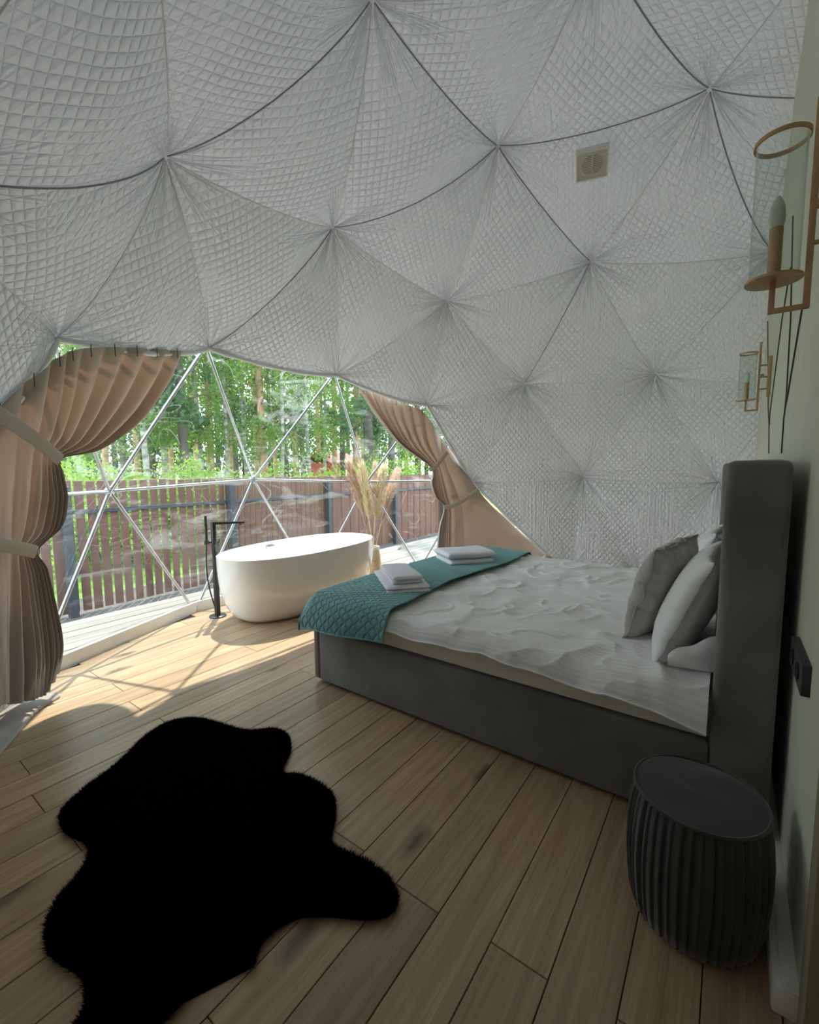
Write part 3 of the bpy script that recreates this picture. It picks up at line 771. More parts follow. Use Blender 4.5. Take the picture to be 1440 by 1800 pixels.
# towels
def towel(name, c, z, L, W, H, ang, n, label, group, seed):
    root = empty(name, (c[0], c[1], z)); tag(root, label, 'towel', group)
    r = np.random.default_rng(seed)
    ca, sa = math.cos(ang), math.sin(ang)
    h = H / n
    for k in range(n):
        dl, dw = r.uniform(-0.01, 0.01), r.uniform(-0.008, 0.008)
        nu, nv = 40, 28
        P = np.zeros((nu, nv, 3))
        for i in range(nu):
            a = 2 * math.pi * i / nu
            for j in range(nv):
                t = -1 + 2 * j / (nv - 1); tt = math.copysign(abs(t) ** 0.6, t)
                cx = math.copysign(abs(math.cos(a)) ** 0.45, math.cos(a)); cz = math.copysign(abs(math.sin(a)) ** 0.75, math.sin(a))
                e = (1 - abs(t) ** 14) ** 0.5
                x = tt * (L / 2 + dl) * (1.0 if abs(t) < 1 else 1); y = cx * (W / 2 + dw) * (0.97 + 0.03 * e); zz = (cz * 0.5) * h * e * 1.06
                zz += 0.004 * math.sin(x * 17 + seed + k) * (1 if n > 1 else 0.6)
                P[i, j] = (c[0] + x * ca - y * sa, c[1] + x * sa + y * ca, z + h * (k + 0.5) + zz)
        Q = np.concatenate([P, P[:1]], 0)
        grid('folded_layer', Q, M['towel'], root)
    return root
towel('towel', (2.325, 1.765), 0.582, 0.52, 0.27, 0.055, math.radians(49), 2, 'larger white towel folded flat at the bottom of the near towel stack', 'towels on the bed runner', 1)
towel('towel', (2.315, 1.755), 0.637, 0.40, 0.21, 0.05, math.radians(51), 2, 'smaller white towel folded on top of the near towel stack', 'towels on the bed runner', 2)
towel('towel', (3.20, 1.76), 0.582, 0.40, 0.34, 0.052, math.radians(-36), 1, 'lower white towel of the far stack beside the tan curtain', 'towels on the bed runner', 3)
towel('towel', (3.205, 1.765), 0.634, 0.40, 0.33, 0.055, math.radians(-36), 1, 'upper white towel of the far stack beside the tan curtain', 'towels on the bed runner', 4)

# pillows
def pillow(name, c, W, H, T, R, m, label, cat, group, seed, crump=1.0, pinch=0.07):
    root = empty(name, tuple(c)); tag(root, label, cat, group)
    n = 72
    u = np.linspace(-1, 1, n); U, V2 = np.meshgrid(u, u, indexing='ij')
    px = U * (1 - pinch * (1 - V2 ** 2) * np.abs(U) ** 2); py = V2 * (1 - pinch * (1 - U ** 2) * np.abs(V2) ** 2)
    th = (np.clip(1 - np.abs(U) ** 2.6, 0, 1) * np.clip(1 - np.abs(V2) ** 2.6, 0, 1)) ** 0.42
    rim = np.clip(np.maximum(np.abs(U), np.abs(V2)) - 0.45, 0, 1) / 0.55
    nz = vnoise(U * 2.0, V2 * 2.0, seed, 3) * 0.10 * crump + rim * 0.16 * crump * vnoise(U * 5 + 9, V2 * 5, seed + 1, 2)
    out = []
    for sg in (1, -1):
        t = th * (T / 2) * (1 + nz * (1 if sg > 0 else 0.8))
        P = np.stack([px * W / 2, py * H / 2, sg * t], -1)
        P[..., 0] += 0.012 * crump * vnoise(U * 3, V2 * 7, seed + 4, 2) * rim
        P[..., 2] += 0.012 * crump * vnoise(U * 4, V2 * 4, seed + 6, 2) * rim * (1 - th) ** 0.5
        P = P @ np.array(R).T + np.array(c)
        out.append(P)
    V = np.concatenate([o.reshape(-1, 3) for o in out]); f1 = grid_faces(n, n); f2 = grid_faces(n, n)[:, ::-1] + n * n
    # stitch the rims
    rimi = [(i, 0) for i in range(n)] + [(n - 1, j) for j in range(1, n)] + [(i, n - 1) for i in range(n - 2, -1, -1)] + [(0, j) for j in range(n - 2, 0, -1)]
    ids = [i * n + j for i, j in rimi]; st = [(ids[k], ids[(k + 1) % len(ids)], ids[(k + 1) % len(ids)] + n * n, ids[k] + n * n) for k in range(len(ids))]
    mesh('case', V, [tuple(f) for f in f1] + [tuple(f) for f in f2] + st, m, root)
    return root, out, ids, n
def basis(xa, ya):
    x = Vector(xa).normalized(); y = Vector(ya); y = (y - x * y.dot(x)).normalized(); z = x.cross(y)
    return [[x.x, y.x, z.x], [x.y, y.y, z.y], [x.z, y.z, z.z]]
# grey cushion: near edge from (v .31, z .57) to (v .21, z .95)
Rg = basis((0.45, -0.10, 0.02), (0, -0.13, 0.42))
gc, go, gids, gn = pillow('cushion', (2.42, 0.245, 0.782), 0.50, 0.46, 0.17, Rg, M['grey_velvet'], 'crumpled grey velvet cushion standing in front of the white pillows', 'cushion', None, 5, 1.5, 0.05)
rimpts = (go[0].reshape(-1, 3)[gids] + go[1].reshape(-1, 3)[gids]) / 2
tube('piping', [tuple(p) for p in rimpts[::2]] + [tuple(rimpts[0])], 0.0035, M['grey_velvet'], gc, 6)
Rw = basis((0.68, -0.03, 0.0), (0, -0.16, 0.40))
wp, wo_, wids, wn_ = pillow('pillow', (2.32, 0.108, 0.77), 0.70, 0.48, 0.185, Rw, M['pillow_white'], 'white pillow on the near side, half behind the headboard edge', 'pillow', 'white pillows on the bed', 9, 0.7, 0.04)
Rw2 = basis((0.68, -0.05, 0.0), (0, -0.13, 0.42))
wp2, *_ = pillow('pillow', (3.12, 0.09, 0.775), 0.70, 0.47, 0.17, Rw2, M['pillow_white'], 'white pillow on the far side, behind the grey cushion', 'pillow', 'white pillows on the bed', 15, 0.7, 0.04)
# open end of the near pillow case, folded down towards the mattress
fl = []
for k in np.linspace(0, 1, 12):
    row = []
    for t in np.linspace(0, 1, 20):
        v = 0.165 - 0.185 * t; zt = 0.615 + 0.115 * t ** 0.8 + 0.006 * math.sin(t * 11)
        row.append((1.962 - 0.020 * math.sin(k * math.pi) * (0.4 + 0.6 * math.sin(t * math.pi)) + 0.03 * t, v, zt + (0.572 - zt) * k))
    fl.append(row)
grid('flap', np.array(fl), M['pillow_white'], wp)

# ------------------------------------------------------------------ pouf
pouf = empty('pouf', (1.49, 0.03, 0)); tag(pouf, 'round black velvet pouf with pleated sides on the floor by the headboard', 'pouf')
NP = 46; seg = NP * 10
prof = [(0.150, 0.006), (0.166, 0.016), (0.176, 0.06), (0.184, 0.13), (0.188, 0.20), (0.187, 0.26), (0.182, 0.32), (0.175, 0.365), (0.167, 0.392)]
P = np.zeros((len(prof), seg, 3))
for i, (r, z) in enumerate(prof):
    for k in range(seg):
        th = 2 * math.pi * k / seg; ph = (k % 10) / 10
        pl = (ph ** 0.7) if ph < 0.85 else (1 - ph) / 0.15
        dep = 0.012 * (0.5 + 0.5 * math.sin(math.pi * (i + 0.6) / len(prof))) * (1 + 0.4 * math.sin(k // 10 * 2.3))
        wob = 0.02 * math.sin(i * 0.5 + (k // 10)) * 0.4
        rr_ = r - dep + dep * pl
        P[i, k] = (1.49 + rr_ * math.cos(th + wob), 0.03 + rr_ * math.sin(th + wob), z)
mesh('pleated_side', P.reshape(-1, 3), grid_faces(len(prof), seg, True).tolist(), M['velvet_pouf'], pouf)
topP = []
rs = np.linspace(0.0, 0.168, 20)
for r in rs:
    topP.append([(1.49 + r * math.cos(t), 0.03 + r * math.sin(t), 0.392 + 0.012 * math.cos(r / 0.168 * math.pi / 2) ** 0.8 + 0.003 * math.sin(t * 3 + r * 30) * (r / 0.168)) for t in np.linspace(0, 2 * math.pi, 73)[:-1]])
mesh('top', np.array(topP).reshape(-1, 3), grid_faces(20, 72, True).tolist(), M['velvet_pouf'], pouf)
tube('piping', [(1.49 + 0.168 * math.cos(t), 0.03 + 0.168 * math.sin(t), 0.392) for t in np.linspace(0, 2 * math.pi, 73)], 0.005, M['velvet_pouf'], pouf, 6)

# ------------------------------------------------------------------ fur rug
rug_px = [(650, 28), (700, 35), (760, 52), (830, 68), (900, 62), (945, 72), (970, 100), (968, 150), (945, 205), (1000, 212), (1060, 235), (1105, 270), (1122, 310), (1120, 370), (1110, 435), (1150, 462), (1220, 490), (1290, 540), (1328, 600), (1325, 650), (1290, 685), (1220, 697), (1130, 690), (1060, 685), (1000, 690), (940, 715), (890, 755), (860, 800), (845, 850), (780, 850), (720, 870), (650, 920), (600, 980), (550, 1030), (520, 1085), (470, 1180), (380, 1260), (280, 1260), (215, 1160), (228, 1061), (265, 1000), (272, 920), (262, 890), (200, 850), (150, 810), (138, 750), (150, 690), (185, 620), (240, 560), (270, 520), (288, 460), (270, 440), (215, 415), (192, 380), (195, 340), (240, 290), (300, 240), (370, 190), (420, 145), (470, 95), (540, 50), (600, 32)]
rp = np.array([at_z(x * 0.52778, 1240 + y * 0.52778, 0.035)[:2] for x, y in rug_px])
def smooth_closed(p, n=6):
    out = []
    m_ = len(p)
    for i in range(m_):
        p0, p1, p2, p3 = p[i - 1], p[i], p[(i + 1) % m_], p[(i + 2) % m_]
        for t in np.linspace(0, 1, n, endpoint=False):
            out.append(0.5 * ((2 * p1) + (-p0 + p2) * t + (2 * p0 - 5 * p1 + 4 * p2 - p3) * t * t + (-p0 + 3 * p1 - 3 * p2 + p3) * t ** 3))
    return np.array(out)
rs_ = smooth_closed(rp, 4)
rcen = rs_.mean(0)
def shrink(p, d):
    t = np.roll(p, -2, 0) - np.roll(p, 2, 0); nn = np.stack([-t[:, 1], t[:, 0]], 1); nn /= np.linalg.norm(nn, axis=1, keepdims=True) + 1e-9
    ar = 0.5 * np.sum(p[:, 0] * np.roll(p[:, 1], -1) - np.roll(p[:, 0], -1) * p[:, 1])
    return p + nn * d * (1 if ar > 0 else -1), nn * (-1 if ar > 0 else 1)
ins, nout = shrink(rs_, 0.012)
rug = empty('fur_rug', (rcen[0], rcen[1], 0)); tag(rug, 'black long-pile fur rug shaped like an animal hide on the floor', 'rug')
bm = bmesh.new()
lo = [bm.verts.new((x, y, 0.002)) for x, y in ins]; hi = [bm.verts.new((x, y, 0.02)) for x, y in ins]
bm.faces.new(hi); bm.faces.new(lo[::-1])
for i in range(len(ins)):
    j = (i + 1) % len(ins); bm.faces.new((lo[i], lo[j], hi[j], hi[i]))
bmesh.ops.triangulate(bm, faces=[f for f in bm.faces if len(f.verts) > 4])
bm_obj('hide', bm, M['fur'], rug, smooth=False)
def in_poly(pts, poly):
    x, y = pts[:, 0], pts[:, 1]; ins_ = np.zeros(len(pts), bool); n = len(poly); j = n - 1
    for i in range(n):
        xi, yi, xj, yj = *poly[i], *poly[j]
        c = ((yi > y) != (yj > y)) & (x < (xj - xi) * (y - yi) / (yj - yi + 1e-12) + xi); ins_ ^= c; j = i
    return ins_
lo_, hi_ = ins.min(0), ins.max(0)
cand = lo_ + (hi_ - lo_) * NR.random((90000, 2)); cand = cand[in_poly(cand, ins)][:48000]
ek = NR.integers(0, len(ins), 40000); tl_ = NR.random((len(ek), 1)); en_ = (ek + 1) % len(ins); epts = ins[ek] * (1 - tl_) + ins[en_] * tl_ + nout[ek] * NR.uniform(-0.02, 0.004, (len(ek), 1))
roots = np.concatenate([cand, epts]); nS = len(roots)
dirs = NR.normal(0, 1, (nS, 2)); dirs /= np.linalg.norm(dirs, axis=1, keepdims=True)
dirs[len(cand):] = nout[ek] + NR.normal(0, .5, (len(ek), 2)); flow = np.array([-0.5, -0.4]); dirs[:len(cand)] = dirs[:len(cand)] * 0.8 + flow
ln = NR.uniform(0.011, 0.021, (nS, 1)); lean = NR.uniform(0.3, 0.75, (nS, 1))
tip = np.concatenate([roots + dirs * ln * lean, 0.012 + ln * np.sqrt(1 - 0.6 * lean ** 2) * 0.85], 1)
wv = NR.normal(0, 1, (nS, 2)); wv /= np.linalg.norm(wv, axis=1, keepdims=True)
zb = np.full((nS, 1), 0.008); b1 = np.concatenate([roots + wv * 0.0014, zb], 1); b2 = np.concatenate([roots - wv * 0.0014, zb], 1)
V = np.stack([b1, b2, tip], 1).reshape(-1, 3)
fur = mesh('fur_pile', V, np.arange(nS * 3).reshape(-1, 3).tolist(), M['fur'], rug, smooth=False); fur['kind'] = 'stuff'

# ------------------------------------------------------------------ bathtub
TC, TA, TB, TH, TPH = (2.965, 3.475), 0.90, 0.455, 0.60, 0.03
tub = empty('bathtub', (TC[0], TC[1], 0)); tag(tub, 'white freestanding oval bathtub on the plank floor by the window', 'bathtub')
def ov(a, b, n, th):
    c, s = np.cos(th), np.sin(th)
    return np.sign(c) * np.abs(c) ** (2 / n) * a, np.sign(s) * np.abs(s) ** (2 / n) * b
th = np.linspace(0, 2 * math.pi, 129)[:-1]
def ring(fa, fb, z, n=2.35):
    x, y = ov(TA * fa, TB * fb, n, th)
    return np.stack([TC[0] + x * math.cos(TPH) - y * math.sin(TPH), TC[1] + x * math.sin(TPH) + y * math.cos(TPH), np.full_like(x, z)], -1)
rings = [ring(0.70, 0.60, 0.0), ring(0.735, 0.64, 0.004)]
for t in np.linspace(0.02, 1, 16):
    z = TH * t - 0.004
    k = (1 - (1 - t) ** 2.6) ** 0.5
    rings.append(ring(0.735 + 0.265 * k, 0.64 + 0.36 * k, max(z, 0.005)))
rings += [ring(1.0, 1.0, TH), ring(0.992, 0.985, TH + 0.003), ring(0.984, 0.968, TH)]
for t in np.linspace(0.0, 1, 14)[1:]:
    z = TH - t * 0.46; k = (1 - t ** 2.4) ** 0.5
    rings.append(ring(0.62 + 0.36 * k, 0.50 + 0.462 * k, z))
rings += [ring(0.40, 0.33, TH - 0.463), ring(0.02, 0.02, TH - 0.465)]
P = np.array(rings)
sharp(mesh('shell', P.reshape(-1, 3), grid_faces(len(P), 128, True).tolist(), M['acrylic'], tub), 60)
# overflow slot on the far inner wall
ox, oz = TC[0] - 0.09, TH - 0.058
box('overflow_plate', ox - 0.05, ox + 0.05, TC[1] + TB * 0.93 - 0.012, TC[1] + TB * 0.95, oz - 0.02, oz + 0.02, M['chrome'], tub, bev=0.004)
lathe('drain', [(0, 0.0), (0.034, 0.0), (0.03, 0.006), (0, 0.006)], M['chrome'], tub, 24, (TC[0], TC[1], TH - 0.466))

# bath tap
tx, ty = 2.2, 3.81
tap = empty('bath_tap', (tx, ty, 0)); tag(tap, 'black floor-standing bath tap with hand shower beside the tub', 'tap')
lathe('base_plate', [(0, 0), (0.075, 0), (0.075, 0.008), (0.07, 0.012), (0, 0.012)], M['black_metal'], tap, 32, (tx, ty, 0))
lathe('column', [(0, 0.012), (0.026, 0.012), (0.026, 0.40), (0.021, 0.56), (0.024, 0.60), (0.024, 0.875), (0.020, 0.885), (0, 0.885)], M['black_metal'], tap, 24, (tx, ty, 0))
sdv = Vector((0.8, -0.6, 0))
sp = [Vector((tx, ty, 0.872)) + sdv * t for t in (-0.02, 0.1, 0.2, 0.27)]
bm = bmesh.new()
w_ = Vector((0.6, 0.8, 0)) * 0.018
vs_ = []
for i, p in enumerate(sp):
    h = 0.012 - 0.004 * i / 3
    vs_.append([bm.verts.new(p + w_ + Vector((0, 0, h))), bm.verts.new(p - w_ + Vector((0, 0, h))), bm.verts.new(p - w_ - Vector((0, 0, h))), bm.verts.new(p + w_ - Vector((0, 0, h)))])
for a, b in zip(vs_[:-1], vs_[1:]):
    for k in range(4): bm.faces.new((a[k], a[(k + 1) % 4], b[(k + 1) % 4], b[k]))
bm.faces.new(vs_[0][::-1]); bm.faces.new(vs_[-1])
bmesh.ops.bevel(bm, geom=bm.edges[:], offset=0.003, segments=2, affect='EDGES')
sharp(bm_obj('spout', bm, M['black_metal'], tap), 40)
lathe('aerator', [(0, 0), (0.012, 0), (0.012, 0.02), (0, 0.02)], M['black_metal'], tap, 16, tuple(Vector((tx, ty, 0.848)) + sdv * 0.235))
hx, hy = tx - 0.055, ty + 0.03
tube('holder', [(tx, ty, 0.70), (hx, hy, 0.70)], 0.012, M['black_metal'], tap, 10)
lathe('holder_cup', [(0, 0), (0.019, 0), (0.02, 0.035), (0, 0.035)], M['black_metal'], tap, 16, (hx, hy, 0.685))
lathe('hand_shower', [(0, 0.0), (0.010, 0.0), (0.012, 0.06), (0.0125, 0.26), (0.008, 0.262), (0, 0.262)], M['black_metal'], tap, 16, (hx, hy, 0.685))
hose = []
for t in np.linspace(0, 1, 40):
    z = 0.69 - 0.66 * t
    hose.append((hx - 0.03 * math.sin(t * math.pi) + 0.05 * t, hy + 0.02 * math.sin(t * math.pi) - 0.03 * t, z))
tube('hose', hose, 0.0065, M['black_metal'], tap, 8)
hose2 = [(tx + 0.03 - 0.02 * math.sin(t * 3), ty - 0.0 + 0.0 * t, 0.66 - 0.30 * t) for t in np.linspace(0, 1, 16)]
tube('handle', [(tx, ty, 0.66), (tx + 0.05, ty + 0.012, 0.66)], 0.016, M['black_metal'], tap, 12)
tube('lever', [(tx + 0.045, ty + 0.012, 0.66), (tx + 0.05, ty + 0.012, 0.70)], 0.006, M['black_metal'], tap, 8)

# ------------------------------------------------------------------ vase and pampas
vx, vy = 4.18, 3.60
vase = empty('floor_vase', (vx, vy, 0)); tag(vase, 'tall straw-coloured wicker vase with white rim behind the bathtub', 'vase')
pr = []
for z in np.linspace(0, 0.36, 110):
    t = z / 0.36
    r = 0.083 + 0.018 * math.sin(t * math.pi * 0.9) - 0.012 * t
    pr.append((r + 0.0035 * abs(math.sin(z / 0.013 * math.pi)), z))
lathe('woven_body', [(0, 0.0)] + pr + [(0.06, 0.355), (0.055, 0.05), (0, 0.05)], M['wicker'], vase, 40, (vx, vy, 0))
lathe('rim', [(0.082, 0.352), (0.084, 0.385), (0.078, 0.392), (0.066, 0.39), (0.064, 0.352)], M['ceramic'], vase, 40, (vx, vy, 0))
def plume(topx, topy, v, headlen, wid, m, label, seed):
    tip = at_y(topx, topy, v); base = np.array([vx, vy, 0.10]) + np.array([0.02 * math.cos(seed * 2.1), 0.02 * math.sin(seed * 2.1), 0])
    root = empty('pampas_plume', tuple(base)); tag(root, label, 'pampas grass', 'pampas plumes in the wicker vase')
    r = np.random.default_rng(seed)
    nk = np.array([vx + 0.014 * math.cos(seed * 2.1), vy + 0.014 * math.sin(seed * 2.1), 0.36])
    ctrl = [base, nk, nk + (tip - nk) * 0.35 + np.array([0, 0, 0.06]), tip]
    def bez(t): a, b, c, d = ctrl; return a * (1 - t) ** 3 + 3 * b * t * (1 - t) ** 2 + 3 * c * t * t * (1 - t) + d * t ** 3
    pts = [bez(t) for t in np.linspace(0, 1, 28)]
    tube('stem', pts, np.linspace(0.0055, 0.002, 28), M['stem'], root, 6)
    Vp = []; Fp = []
    for k in range(2400):
        t = 1 - headlen * r.random() ** 0.85
        p = bez(t); ax = bez(min(t + .02, 1.0)) - bez(t - .02); ax = ax / np.linalg.norm(ax)
        o = r.normal(size=3); o -= ax * (o @ ax); o /= np.linalg.norm(o)
        rel = (1 - t) / headlen
        R_ = 1.35 * wid * (math.sin(min(rel * 1.15 + 0.1, 1) * math.pi) ** 0.6 * 0.8 + 0.12)
        L_ = r.uniform(0.06, 0.13)
        e = p + o * R_ * r.uniform(0.5, 1.1) + ax * L_ - np.array([0, 0, 0.018 * r.random()])
        mid = (p + e) / 2 + o * R_ * 0.15
        s_ = np.cross(ax, o) * 0.0034
        b = len(Vp); Vp += [p - s_, p + s_, mid + s_ * 1.3, mid - s_ * 1.3, e]
        Fp += [(b, b + 1, b + 2, b + 3), (b + 3, b + 2, b + 4)]
    h = mesh('feather_head', Vp, Fp, m, root, smooth=False); h['kind'] = 'stuff'
plume(614, 816, 3.86, 0.50, 0.075, M['pampas_brown'], 'leftmost pampas plume, light brown and ragged', 1)
plume(636, 818, 3.72, 0.55, 0.075, M['pampas'], 'cream pampas plume second from the left in the wicker vase', 2)
plume(660, 820, 3.85, 0.40, 0.055, M['pampas_brown'], 'slim brown pampas plume in the middle of the bunch', 3)
plume(674, 822, 3.70, 0.58, 0.080, M['pampas'], 'fullest cream pampas plume, right of the middle', 4)
plume(698, 830, 3.78, 0.42, 0.075, M['pampas_brown'], 'rightmost pampas plume, brown and leaning outward', 5)

# ------------------------------------------------------------------ sconces
def make_sconce():
    root = empty('wall_sconce', (0, WV, 1.745))
    z0 = 1.745
    box('back_plate', -0.035, 0.035, WV, WV + 0.022, 1.845, 2.125, M['brass'], root, bev=0.002)
    for z in (1.90, 1.985, 2.07):
        tube('arm', [(0, WV + 0.02, z), (0, -0.134, z)], 0.006, M['brass'], root, 10)
    lathe('finial', [(0, -0.006), (0.011, -0.006), (0.012, 0.004), (0.007, 0.010), (0, 0.010)], M['brass'], root, 14, (0.012, -0.150, 2.0), (1, 0, 0))
    box('upright_bar', -0.006, 0.006, -0.138, -0.124, 1.745, 2.235, M['brass'], root, bev=0.001)
    box('lower_bracket', -0.006, 0.006, -0.138, -0.056, 1.745, 1.757, M['brass'], root, bev=0.001)
    box('bracket_post', -0.006, 0.006, -0.069, -0.056, 1.75, 1.828, M['brass'], root, bev=0.001)
    lathe('drip_tray', [(0, 0), (0.060, 0), (0.060, 0.006), (0, 0.006)], M['brass'], root, 48, (0, -0.063, 1.825))
    lathe('candle_tube', [(0, 0), (0.0145, 0), (0.0145, 0.125), (0.011, 0.127), (0, 0.127)], M['brass'], root, 24, (0, -0.063, 1.831))
    lathe('bulb', [(0, 0), (0.013, 0), (0.0165, 0.012), (0.0175, 0.026), (0.0155, 0.034), (0.0165, 0.036), (0.015, 0.05), (0.009, 0.066), (0.003, 0.076), (0, 0.077)], M['bulb'], root, 24, (0, -0.063, 1.957))
    lathe('top_ring', [(0.0535, 0), (0.0575, 0), (0.0575, 0.010), (0.0535, 0.010)], M['brass'], root, 56, (0, -0.063, 2.158), closed=True)
    lathe('glass_shade', [(0.0520, 0.0), (0.0520, 0.330), (0.0505, 0.330), (0.0505, 0.0)], M['glass'], root, 56, (0, -0.063, 1.831), closed=True)
    return root
sc1 = make_sconce(); sc1.location = (1.52, WV, 1.745)
tag(sc1, 'large bronze candle sconce with clear glass cylinder nearest the camera', 'wall lamp', 'bronze candle sconces')
sc2 = sc1.copy(); COL.objects.link(sc2); sc2.location = (4.18, WV, 1.76)
for ch in list(sc1.children):
    c = ch.copy(); COL.objects.link(c); c.parent = sc2
tag(sc2, 'bronze candle sconce farther along, above the far side of the headboard', 'wall lamp', 'bronze candle sconces')

# cables on the sage wall
def cable(pxs, label):
    pts = [at_y(x, y, WV + 0.004) for x, y in pxs]
    V, Fc = tube_data([tuple(p) for p in pts], 0.0034, 6)
    o = mesh('cable', V, Fc, M['cable'])
    o.location = (0, 0, 0); tag(o, label, 'cable', 'thin cables down the sage wall')
cable([(1352, 520), (1349.7, 560), (1350.6, 718), (1352, 745), (1351.6, 797)], 'leftmost thin dark cable down the sage wall, nearly straight')
cable([(1390, 470), (1375, 560), (1354, 724), (1352.6, 747)], 'thin dark cable slanting to join the leftmost cable')
cable([(1394, 380), (1390, 560), (1382.7, 692), (1380.5, 716)], 'steep thin dark cable, third from the left on the sage wall')
cable([(1428, 445), (1407, 560), (1384.6, 696), (1380.5, 716), (1378, 735), (1374, 797)], 'rightmost thin dark cable down the sage wall behind the headboard')

# socket
sk_ = empty('power_socket', (1.66, WV, 0.78)); tag(sk_, 'anthracite double socket plate on the sage wall beside the headboard', 'socket')
box('plate', 1.53, 1.79, WV, WV + 0.020, 0.737, 0.823, M['plastic_black'], sk_, bev=0.003)
for cu in (1.60, 1.72):
    lathe('socket_well', [(0, 0.0), (0.019, 0.0), (0.0215, 0.003), (0.0235, 0.003), (0.0235, 0.0)], M['plastic_hole'], sk_, 28, (cu, WV + 0.0205, 0.78), (0, 1, 0))

# extractor fan in the dome
fan_c = np.array([3.885, 1.015, 3.70])
d = ray(1041, 289); tt = 5.47 / np.linalg.norm(d)
# on the liner panel between hubs 4, 22 and 28
pA, pB, pC = HUB[4], HUB[22], HUB[28]
n = np.cross(pB - pA, pC - pA); n /= np.linalg.norm(n)
if n @ (DC - pA) < 0: n = -n
pl0 = pA + n * 0.165
tq = ((pl0 - CAM) @ n) / (d @ n); fc_ = CAM + d * tq
upv = np.array([0, 0, 1.]); upv = upv - n * (upv @ n); upv /= np.linalg.norm(upv); sdv2 = np.cross(upv, n)
fan = empty('extractor_fan', tuple(fc_)); tag(fan, 'square ivory extractor fan grille set in the quilted liner', 'fan')
RM = Matrix((( sdv2[0], upv[0], n[0]), (sdv2[1], upv[1], n[1]), (sdv2[2], upv[2], n[2])))
def fbox(name, x0, x1, y0, y1, z0, z1, m, bev=0.001):
    bm = bmesh.new(); bmesh.ops.create_cube(bm, size=1)
    for v in bm.verts: v.co = Vector(((x0 + x1) / 2 + v.co.x * (x1 - x0), (y0 + y1) / 2 + v.co.y * (y1 - y0), (z0 + z1) / 2 + v.co.z * (z1 - z0)))
    if bev: bmesh.ops.bevel(bm, geom=bm.edges[:], offset=bev, segments=1, affect='EDGES')
    for v in bm.verts: v.co = Vector(fc_) + RM @ v.co
    return sharp(bm_obj(name, bm, m, fan), 35)
S = 0.115
fbox('housing', -S, S, -S, S, -0.035, 0.0, M['fan_white'], 0.004)
for a in ((-S, S, S - 0.022, S), (-S, S, -S, -S + 0.014), (-S, -S + 0.012, -S + 0.014, S - 0.022), (S - 0.012, S, -S + 0.014, S - 0.022)):
    fbox('frame_bar', a[0], a[1], a[2], a[3], -0.002, 0.009, M['fan_white'], 0.002)
lathe('fan_opening', [(0, 0), (0.075, 0), (0.075, 0.004), (0, 0.004)], M['fan_brown'], fan, 40, tuple(fc_ - n * 0.002), tuple(n))
fbox('centre_rib', -0.003, 0.003, -0.075, 0.075, 0.0, 0.0065, M['fan_white'], 0)
for k in range(15):
    y = -S + 0.020 + k * 0.0128
    fbox('slat', -S + 0.012, S - 0.012, y, y + 0.0050, 0.0, 0.006, M['fan_white'], 0)

# ------------------------------------------------------------------ curtains
def spline_rows(rows, radii, nr, nc):
    """rows of pixel survey points -> a smooth sheet hanging just inside the window"""
    K = len(rows[0]); pts = np.zeros((len(rows), K, 3))
    for i, r in enumerate(rows):
        for j, (x, y) in enumerate(r):
            p = on_dome(x, y, radii[i])
            if p[2] < 0.012: p = at_z(x, y, 0.012)
            pts[i, j] = p
    def cr(P, n):                                                       # Catmull-Rom along axis 0
        m_ = len(P); t = np.linspace(0, m_ - 1, n); i = np.minimum(t.astype(int), m_ - 2); f = (t - i)[:, None, None]
        p0, p1, p2, p3 = P[np.maximum(i - 1, 0)], P[i], P[i + 1], P[np.minimum(i + 2, m_ - 1)]
        return 0.5 * (2 * p1 + (p2 - p0) * f + (2 * p0 - 5 * p1 + 4 * p2 - p3) * f ** 2 + (3 * p1 - p0 - 3 * p2 + p3) * f ** 3)
    P = cr(pts, nr); P = cr(P.transpose(1, 0, 2), nc).transpose(1, 0, 2)
    return P
def folds(P, amp_rows, nf, seed, sharpness=0.8, wander=0.0, skew=1.0, flip=False):
    nr, nc = P.shape[:2]
    S_, T_ = np.meshgrid(np.linspace(0, 1, nc), np.linspace(0, 1, nr))
    Sk = (1 - S_) ** skew if flip else S_ ** skew
    amp = np.interp(T_[:, 0], np.linspace(0, 1, len(amp_rows)), amp_rows)[:, None]
    ph = 2 * math.pi * nf * (Sk + 0.012 * vnoise(S_ * 4, T_ * 1.6, seed, 2)) + wander * T_
    w = 2 * np.abs(np.sin(ph / 2)) ** sharpness - 1.1
    w = w * (1 + 0.5 * vnoise(S_ * nf * 0.6, T_ * 2.0, seed + 2, 1)) + 0.35 * vnoise(S_ * nf * 2.4, T_ * 5, seed + 5, 2)
    n = DC - P; n[..., 2] = 0; n /= np.linalg.norm(n, axis=-1, keepdims=True)
    w = w * (0.22 + 0.78 * Sk ** 0.7)
    out = P + n * (amp * w)[..., None]
    out[..., 2] = np.maximum(out[..., 2], 0.006 + 0.004 * (w - w.min()))
    return out
def strap(name, pxs, R, width, parent):
    pts = np.array([on_dome(x, y, R) for x, y in pxs]); n_ = 30
    t = np.linspace(0, len(pts) - 1, n_); i = np.minimum(t.astype(int), len(pts) - 2); f = (t - i)[:, None]
    P = pts[i] * (1 - f) + pts[i + 1] * f
    T = np.gradient(P, axis=0); T /= np.linalg.norm(T, axis=1, keepdims=True); n = DC - P; n /= np.linalg.norm(n, axis=1, keepdims=True)
    U = np.cross(n, T); rows = []
    for q in (-1, -0.8, 0, 0.8, 1): rows.append(P + U * (width / 2 * q) + n * (0.004 * (1 - q * q)))
    back = [P + U * (width / 2 * q) - n * 0.004 for q in (1, 0, -1)]
    Q = np.array(rows + back + rows[:1]); grid(name, Q, M['curtain_strap'], parent)

